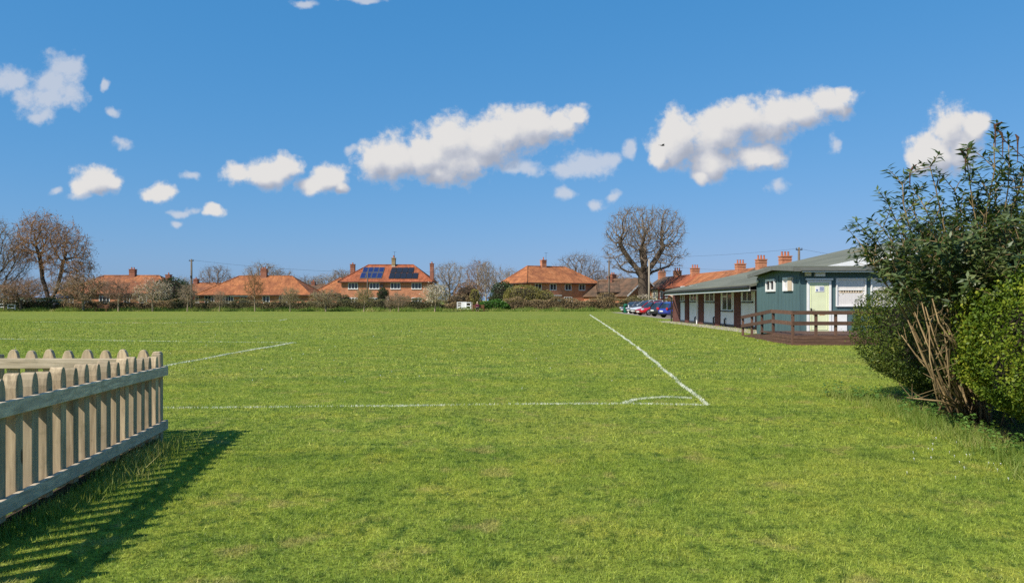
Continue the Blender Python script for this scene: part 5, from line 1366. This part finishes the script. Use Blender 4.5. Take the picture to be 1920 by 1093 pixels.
def car(label, x, y, rz, paint, L=4.2, W=1.75, H=1.46, suv=False):
    """x local forward; nose at +L/2"""
    t = thing('parked_car', label, 'car', (x,y,0), rz, 'cars parked beside the pavilion')
    hw = W/2; zb = 0.20; belt = H*0.62
    st = [(-L/2,0.55,0.40,0.62),(-L/2+0.10,0.86,0.30,0.86),(-L/2+0.45,0.97,zb,belt-0.01),(-L*0.22,1.0,zb,belt),(0.1,1.0,zb,belt-0.02),(L*0.20,0.99,zb,belt-0.05),(L*0.34,0.96,zb,belt-0.12),(L/2-0.22,0.88,0.24,belt-0.22),(L/2-0.05,0.72,0.30,0.60),(L/2,0.55,0.38,0.54)]
    secs = []
    for (sx, k, z0, z1) in st:
        w = hw*k; secs.append([(sx,-w*0.86,z0),(sx,-w,z0+0.12),(sx,-w,z0+(z1-z0)*0.72),(sx,-w*0.90,z1),(sx,w*0.90,z1),(sx,w,z0+(z1-z0)*0.72),(sx,w,z0+0.12),(sx,w*0.86,z0)])
    o = part('body', loft(secs), paint, t, True); bv = o.modifiers.new('sub', 'SUBSURF'); bv.levels = 1; bv.render_levels = 1
    rf = -L*0.44 if not suv else -L*0.47
    gh = [(rf,0.80,belt-0.05),(rf+0.30,0.74,H-0.16),(rf+0.75,0.72,H-0.02),(-0.1,0.73,H),(0.35,0.72,H-0.05),(L*0.27,0.82,belt-0.06)]
    secs = []
    for (sx, k, z) in gh:
        lo = belt-0.10; w0 = hw*0.92; w1 = hw*k
        secs.append([(sx,-w0,lo),(sx,-w1 if z > belt else -w0*0.98,max(z-0.02,lo+0.02)),(sx,-w1*0.75 if z > belt else -w0*0.7,max(z,lo+0.03)),(sx,w1*0.75 if z > belt else w0*0.7,max(z,lo+0.03)),(sx,w1 if z > belt else w0*0.98,max(z-0.02,lo+0.02)),(sx,w0,lo)])
    part('windows', loft(secs), M_cglass, t, True)
    r = MB()                                   # roof skin and pillars over the glass
    for (a, b) in zip(gh[1:4], gh[2:5]):
        wa, wb = hw*a[1]+0.012, hw*b[1]+0.012
        pts = [(a[0],-wa,a[2]-0.03),(a[0],-wa*0.75,a[2]+0.012),(a[0],wa*0.75,a[2]+0.012),(a[0],wa,a[2]-0.03),(b[0],-wb,b[2]-0.03),(b[0],-wb*0.75,b[2]+0.012),(b[0],wb*0.75,b[2]+0.012),(b[0],wb,b[2]-0.03)]
        r.poly(pts, [(0,1,5,4),(1,2,6,5),(2,3,7,6)])
    for s in (-1,1):
        for (p, q, ww) in (((rf+0.02,0.86,belt-0.05),(rf+0.34,0.76,H-0.10),0.16),((-0.12,0.93,belt-0.03),(-0.12,0.745,H-0.03),0.09),((L*0.265,0.85,belt-0.06),(0.36,0.735,H-0.06),0.08),((rf+0.95,0.92,belt-0.03),(rf+0.80,0.735,H-0.04),0.09)):
            r.bar((p[0],s*hw*p[1],p[2]),(q[0],s*hw*q[1],q[2]),ww,0.04,(0,s,0.3))
    part('roof', r, paint, t)
    for s in (-1,1):
        for wx in (-L*0.31, L*0.305):
            w = MB(); w.tube([(wx,s*(hw-0.19),0.32),(wx,s*(hw-0.17),0.32),(wx,s*(hw-0.02),0.32),(wx,s*(hw+0.012),0.32)],[0.28,0.32,0.32,0.29],20); wo = part('wheel', w, M_tyre, t)
            rm = MB(); rm.tube([(wx,s*(hw+0.0),0.32),(wx,s*(hw+0.022),0.32)],[0.225,0.20],16); part('rim', rm, M_rim, wo)
            sp = MB()
            for k in range(5):
                a = k*2*math.pi/5; sp.box((wx+0.12*math.cos(a+0.63),s*(hw+0.025),0.32+0.12*math.sin(a+0.63)),(0.055,0.006,0.055))
            part('rim_gap', sp, M_tyre, wo)
        m = MB(); m.ball((L*0.22,s*(hw+0.10),belt+0.06),(0.07,0.10,0.075),8,6); part('mirror', m, M_black if paint is M_cred else paint, t)
        h = MB(); h.ball((L/2-0.20,s*hw*0.68,0.63),(0.20,0.16,0.085),8,6); part('headlight', h, M_lampclear, t)
        h = MB(); h.ball((-L/2+0.14,s*hw*0.78,0.80),(0.11,0.13,0.13),8,6); part('tail_light', h, M_lampred, t)
    b = MB(); b.box((-L/2-0.012,0,0.60),(0.03,0.5,0.11)); part('rear_plate', b, M_plate, t)
    b = MB(); b.box((L/2+0.004,0,0.40),(0.03,0.5,0.10)); part('front_plate', b, M_plate, t)
    b = MB(); b.box((-L/2+0.04,0,0.33),(0.16,W*0.78,0.13)); part('rear_bumper', b, M_black, t, bevel=0.03)
    b = MB(); b.box((L/2-0.05,0,0.50),(0.12,W*0.55,0.10)); part('grille', b, M_black, t, bevel=0.02)
    return t
ph = R(24)
def carat(label, left_px, Y, paint, nose_left=False, **kw):
    L = kw.get('L', 4.2); c = px(left_px, HOR, Y); cx = c.x+math.cos(ph)*L/2; cy = c.y+math.sin(ph)*L/2
    return car(label, cx, cy, ph+(math.pi if nose_left else 0), paint, **kw)
carat('dark grey car farthest along the row, half hidden by the green bin', 1166, 96, M_cgrey, True)
carat('light grey coupe with curved roof next to the silver estate', 1178, 90, M_cgrey, True, H=1.42, L=4.5)
carat('silver estate car with a tall rounded roof behind the red car', 1186, 84.5, M_csilver, True, H=1.62, L=4.6, suv=True)
carat('bright red hatchback parked between silver estate and dark hatchback', 1196, 78.5, M_cred, True)
carat('dark hatchback showing its red tail lamps and white plate', 1223, 73, M_cdark, False, H=1.44)
carat('deep blue car parked closest to the pavilion wall', 1240, 68.0, M_cblue, False, H=1.46)
g_ = MB(); g_.poly([(13.2,99,0.004),(13.1,64,0.004),(22,64,0.004),(30,99,0.004)], [(0,1,2,3)]); o_ = part('car_park', g_, M_gravel); o_['kind'] = 'structure'

# ------------------------------------------------------------------ small things by the field edge
def litter_bin(label, p, Y, mat, w, h, cat='bin', name='litter_bin'):
    t = thing(name, label, cat, (hx(p,Y),Y,0))
    b = MB(); b.tube([(0,0,0),(0,0,0.05),(0,0,h*0.8),(0,0,h*0.82)],[w*0.42,w*0.46,w*0.5,w*0.52],14); part('body', b, mat, t, True)
    b = MB(); b.tube([(0,0,h*0.82),(0,0,h*0.9),(0,0,h)],[w*0.54,w*0.5,w*0.22],14); part('hood', b, mat, t, True)
    b = MB(); b.box((0,-w*0.5,h*0.70),(w*0.5,0.05,h*0.12)); part('opening', b, M_black, t)
litter_bin('green litter bin at the end of the row of cars', 1173, 93, M_pvgreen, 0.55, 1.15)
litter_bin('black litter bin beside the birch trunk', 104, 108.5, M_black, 0.75, 1.2)
wp = thing('marker_post', 'white marker post beside the green bin', 'post', (hx(1178.5,92),92,0))
b_ = MB(); b_.box((0,0,0.5),(0.10,0.10,1.0)); part('shaft', b_, M_white, wp, bevel=0.01); b_ = MB(); b_.box((0,0,0.02),(0.22,0.22,0.1)); b_.box((0,0,1.02),(0.13,0.13,0.04)); part('cap_and_foot', b_, M_white, wp)
tp = thing('wooden_post', 'pale wooden post between white gate and bench', 'post', (hx(885,107),107,0))
b_ = MB(); b_.box((0,0,0.65),(0.14,0.14,1.35)); part('shaft', b_, M_polepale, tp, bevel=0.01); b_ = MB(); b_.prism([(-0.28,-0.07,0),(0.28,-0.07,0),(0.09,-0.07,0.28),(-0.09,-0.07,0.28)],(0,0,0),(0,0.14,0)); part('foot', b_, M_polepale, tp)

def bench(label, p, Y, rz=0.0):
    t = thing('park_bench', label, 'bench', (hx(p,Y),Y,0), rz)
    s = MB()
    for k in range(4): s.box((0,-0.18+0.12*k,0.45),(1.7,0.10,0.035))
    part('seat', s, M_bench, t)
    s = MB()
    for k in range(4): s.box((0,0.26+0.03*k,0.56+0.115*k),(1.7,0.03,0.095))
    part('backrest', s, M_bench, t)
    for sx in (-0.78,0.78):
        l = MB(); l.bar((sx,-0.22,0),(sx,-0.22,0.66),0.07,0.07); l2 = MB(); l2.bar((sx,0.24,0),(sx,0.40,0.98),0.07,0.07)
        part('leg', l, M_bench, t); part('leg', l2, M_bench, t)
        a = MB(); a.box((sx,0.02,0.68),(0.07,0.58,0.045)); part('armrest', a, M_bench, t)
bench('empty brown wooden bench in the long grass before the first bungalow', 190.5, 106.2)
bench('brown wooden bench with a person sitting on it', 897, 106.0, R(5))

def person():
    p0 = Vector((hx(895,106), 106.0, 0)); t = thing('person', 'person in a maroon top sitting on the bench beside the white gate', 'person', p0, R(5))
    def skin(name, pts, edges, radii, mat, parent):
        me = bpy.data.meshes.new(name); me.from_pydata(pts, edges, []); me.update()
        o = link(name, me, mat, parent); o.modifiers.new('skin', 'SKIN'); o.modifiers.new('sub', 'SUBSURF').levels = 1
        o.modifiers['sub'].render_levels = 1
        if not me.skin_vertices: bpy.context.view_layer.update()
        for i, r in enumerate(radii):
            me.skin_vertices[0].data[i].radius = (r, r) if not isinstance(r, tuple) else r
        me.skin_vertices[0].data[0].use_root = True
        return o
    J = dict(pel=(0,0.06,0.55), sp=(0,0.08,0.78), ch=(0,0.06,0.98), nk=(0,0.02,1.12), hd=(0,-0.02,1.22), tp=(0,-0.02,1.34))
    pts, ed, rad = [], [], []
    def add(p, r, par=None):
        pts.append(p); rad.append(r); i = len(pts)-1
        if par is not None: ed.append((par, i))
        return i
    pe = add(J['pel'],0.15); sp = add(J['sp'],0.14,pe); ch = add(J['ch'],0.15,sp); nk = add(J['nk'],0.055,ch); hd = add(J['hd'],0.095,nk); tp_ = add(J['tp'],0.08,hd); ns = add((0,-0.13,1.22),0.014,hd)
    hands = []
    for s in (-1,1):
        sh = add((s*0.19,0.05,1.02),0.06,ch); el = add((s*0.26,-0.02,0.76),0.045,sh); wr = add((s*0.10,-0.26,0.66),0.032,el); pa = add((s*0.05,-0.31,0.64),0.036,wr)
        for k in range(4): add((s*(0.0-0.012*k)+0.02*s, -0.37+0.012*k, 0.655-0.018*k),0.010,pa)
        add((s*0.07,-0.35,0.67),0.011,pa)
        hp = add((s*0.10,0.02,0.54),0.10,pe); kn = add((s*0.13,-0.42,0.52),0.075,hp); an = add((s*0.13,-0.45,0.10),0.045,kn); add((s*0.14,-0.60,0.05),0.04,an)
    skin('body', pts, ed, rad, M_skin, t)
    q = [J['pel'],J['sp'],J['ch'],(0,0.03,1.07)]; e = [(0,1),(1,2),(2,3)]; r = [0.17,0.165,0.175,0.08]
    for s in (-1,1):
        b = len(q); q += [(s*0.19,0.05,1.02),(s*0.26,-0.02,0.76),(s*0.12,-0.235,0.67)]; e += [(2,b),(b,b+1),(b+1,b+2)]; r += [0.085,0.065,0.05]
    skin('jumper', q, e, r, M_maroon, t)
    q = [(0,0.06,0.53)]; e = []; r = [0.155]
    for s in (-1,1):
        b = len(q); q += [(s*0.10,0.02,0.54),(s*0.13,-0.42,0.53),(s*0.13,-0.45,0.14)]; e += [(0,b),(b,b+1),(b+1,b+2)]; r += [0.115,0.09,0.065]
    skin('trousers', q, e, r, M_trouser, t)
    h = MB(); h.ball((0,0.015,1.29),(0.115,0.12,0.11),12,8); part('hair', h, M_hair, t, True)
    for s in (-1,1):
        ey = MB(); ey.ball((s*0.035,-0.112,1.245),0.012,6,5); part('eye', ey, M_black, t)
        sh = MB(); sh.ball((s*0.14,-0.53,0.05),(0.05,0.14,0.05),8,6); part('shoe', sh, M_black, t)
person()

def rails():
    def rail_fence(label, x0, x1, Y, h, posts, name='white_rail_fence'):
        t = thing(name, label, 'fence', (hx((x0+x1)/2,Y),Y,0)); w = (x1-x0)*m_px(Y)
        for z in h: 
            m = MB(); m.box((0,-0.05,z),(w,0.05,0.12)); part('rail', m, M_white, t)
        for k in range(posts):
            m = MB(); m.box((-w/2+w*k/(posts-1),0.03,max(h)*0.52),(0.12,0.10,max(h)*1.08)); part('post', m, M_white, t)
    rail_fence('white two rail fence cut by the left edge', -24, 8.5, 108, (1.05,0.62), 3)
    rail_fence('short white rail frame between the birch and the left edge', 14.5, 28, 108, (0.95,0.5), 2)
    rail_fence('white three rail fence running right from the gate', 874, 882.5, 108.4, (1.25,0.78,0.32), 2)
    Y = 108.6; t = thing('field_gate', 'white barred gate beside the bench with the person', 'gate', (hx(866,Y),Y,0)); w = 17*m_px(Y)
    m = MB()
    for z in (1.3,0.98,0.66,0.35): m.box((0,0,z),(w,0.05,0.11))
    part('bars', m, M_white, t)
    for x in (-w/2,0.0,w/2):
        m = MB(); m.box((x,-0.045,0.82),(0.12,0.04,1.05)); part('stile', m, M_white, t)
    m = MB(); m.bar((-w/2,-0.03,0.4),(w/2,-0.03,1.25),0.04,0.10); part('brace', m, M_white, t)
    sg = MB(); sg.box((0.35,-0.08,0.9),(0.75,0.02,0.75)); part('notice_board', sg, M_white, t)
rails()

def bird():
    p = px(1242,273,60); t = thing('bird', 'small dark bird flying against the white cloud', 'bird', p, R(10))
    b = MB(); b.tube([(-0.22,0,0.01),(-0.12,0,0),(0.0,0,-0.01),(0.10,0,0.0),(0.17,0,0.015),(0.21,0,0.01)],[0.012,0.035,0.05,0.045,0.03,0.006],8); b.prism([(-0.20,-0.02,0.01),(-0.32,-0.06,0.01),(-0.32,0.06,0.01),(-0.20,0.02,0.01)],(0,0,0),(0,0,0.008)); part('body', b, M_black, t, True)
    for s in (-1,1):
        w = MB(); w.prism([(0.08,s*0.03,0.02),(0.10,s*0.22,0.07),(0.0,s*0.40,0.04),(-0.05,s*0.22,0.06),(-0.07,s*0.03,0.02)],(0,0,0),(0,0,0.008)); part('wing', w, M_black, t)
bird()
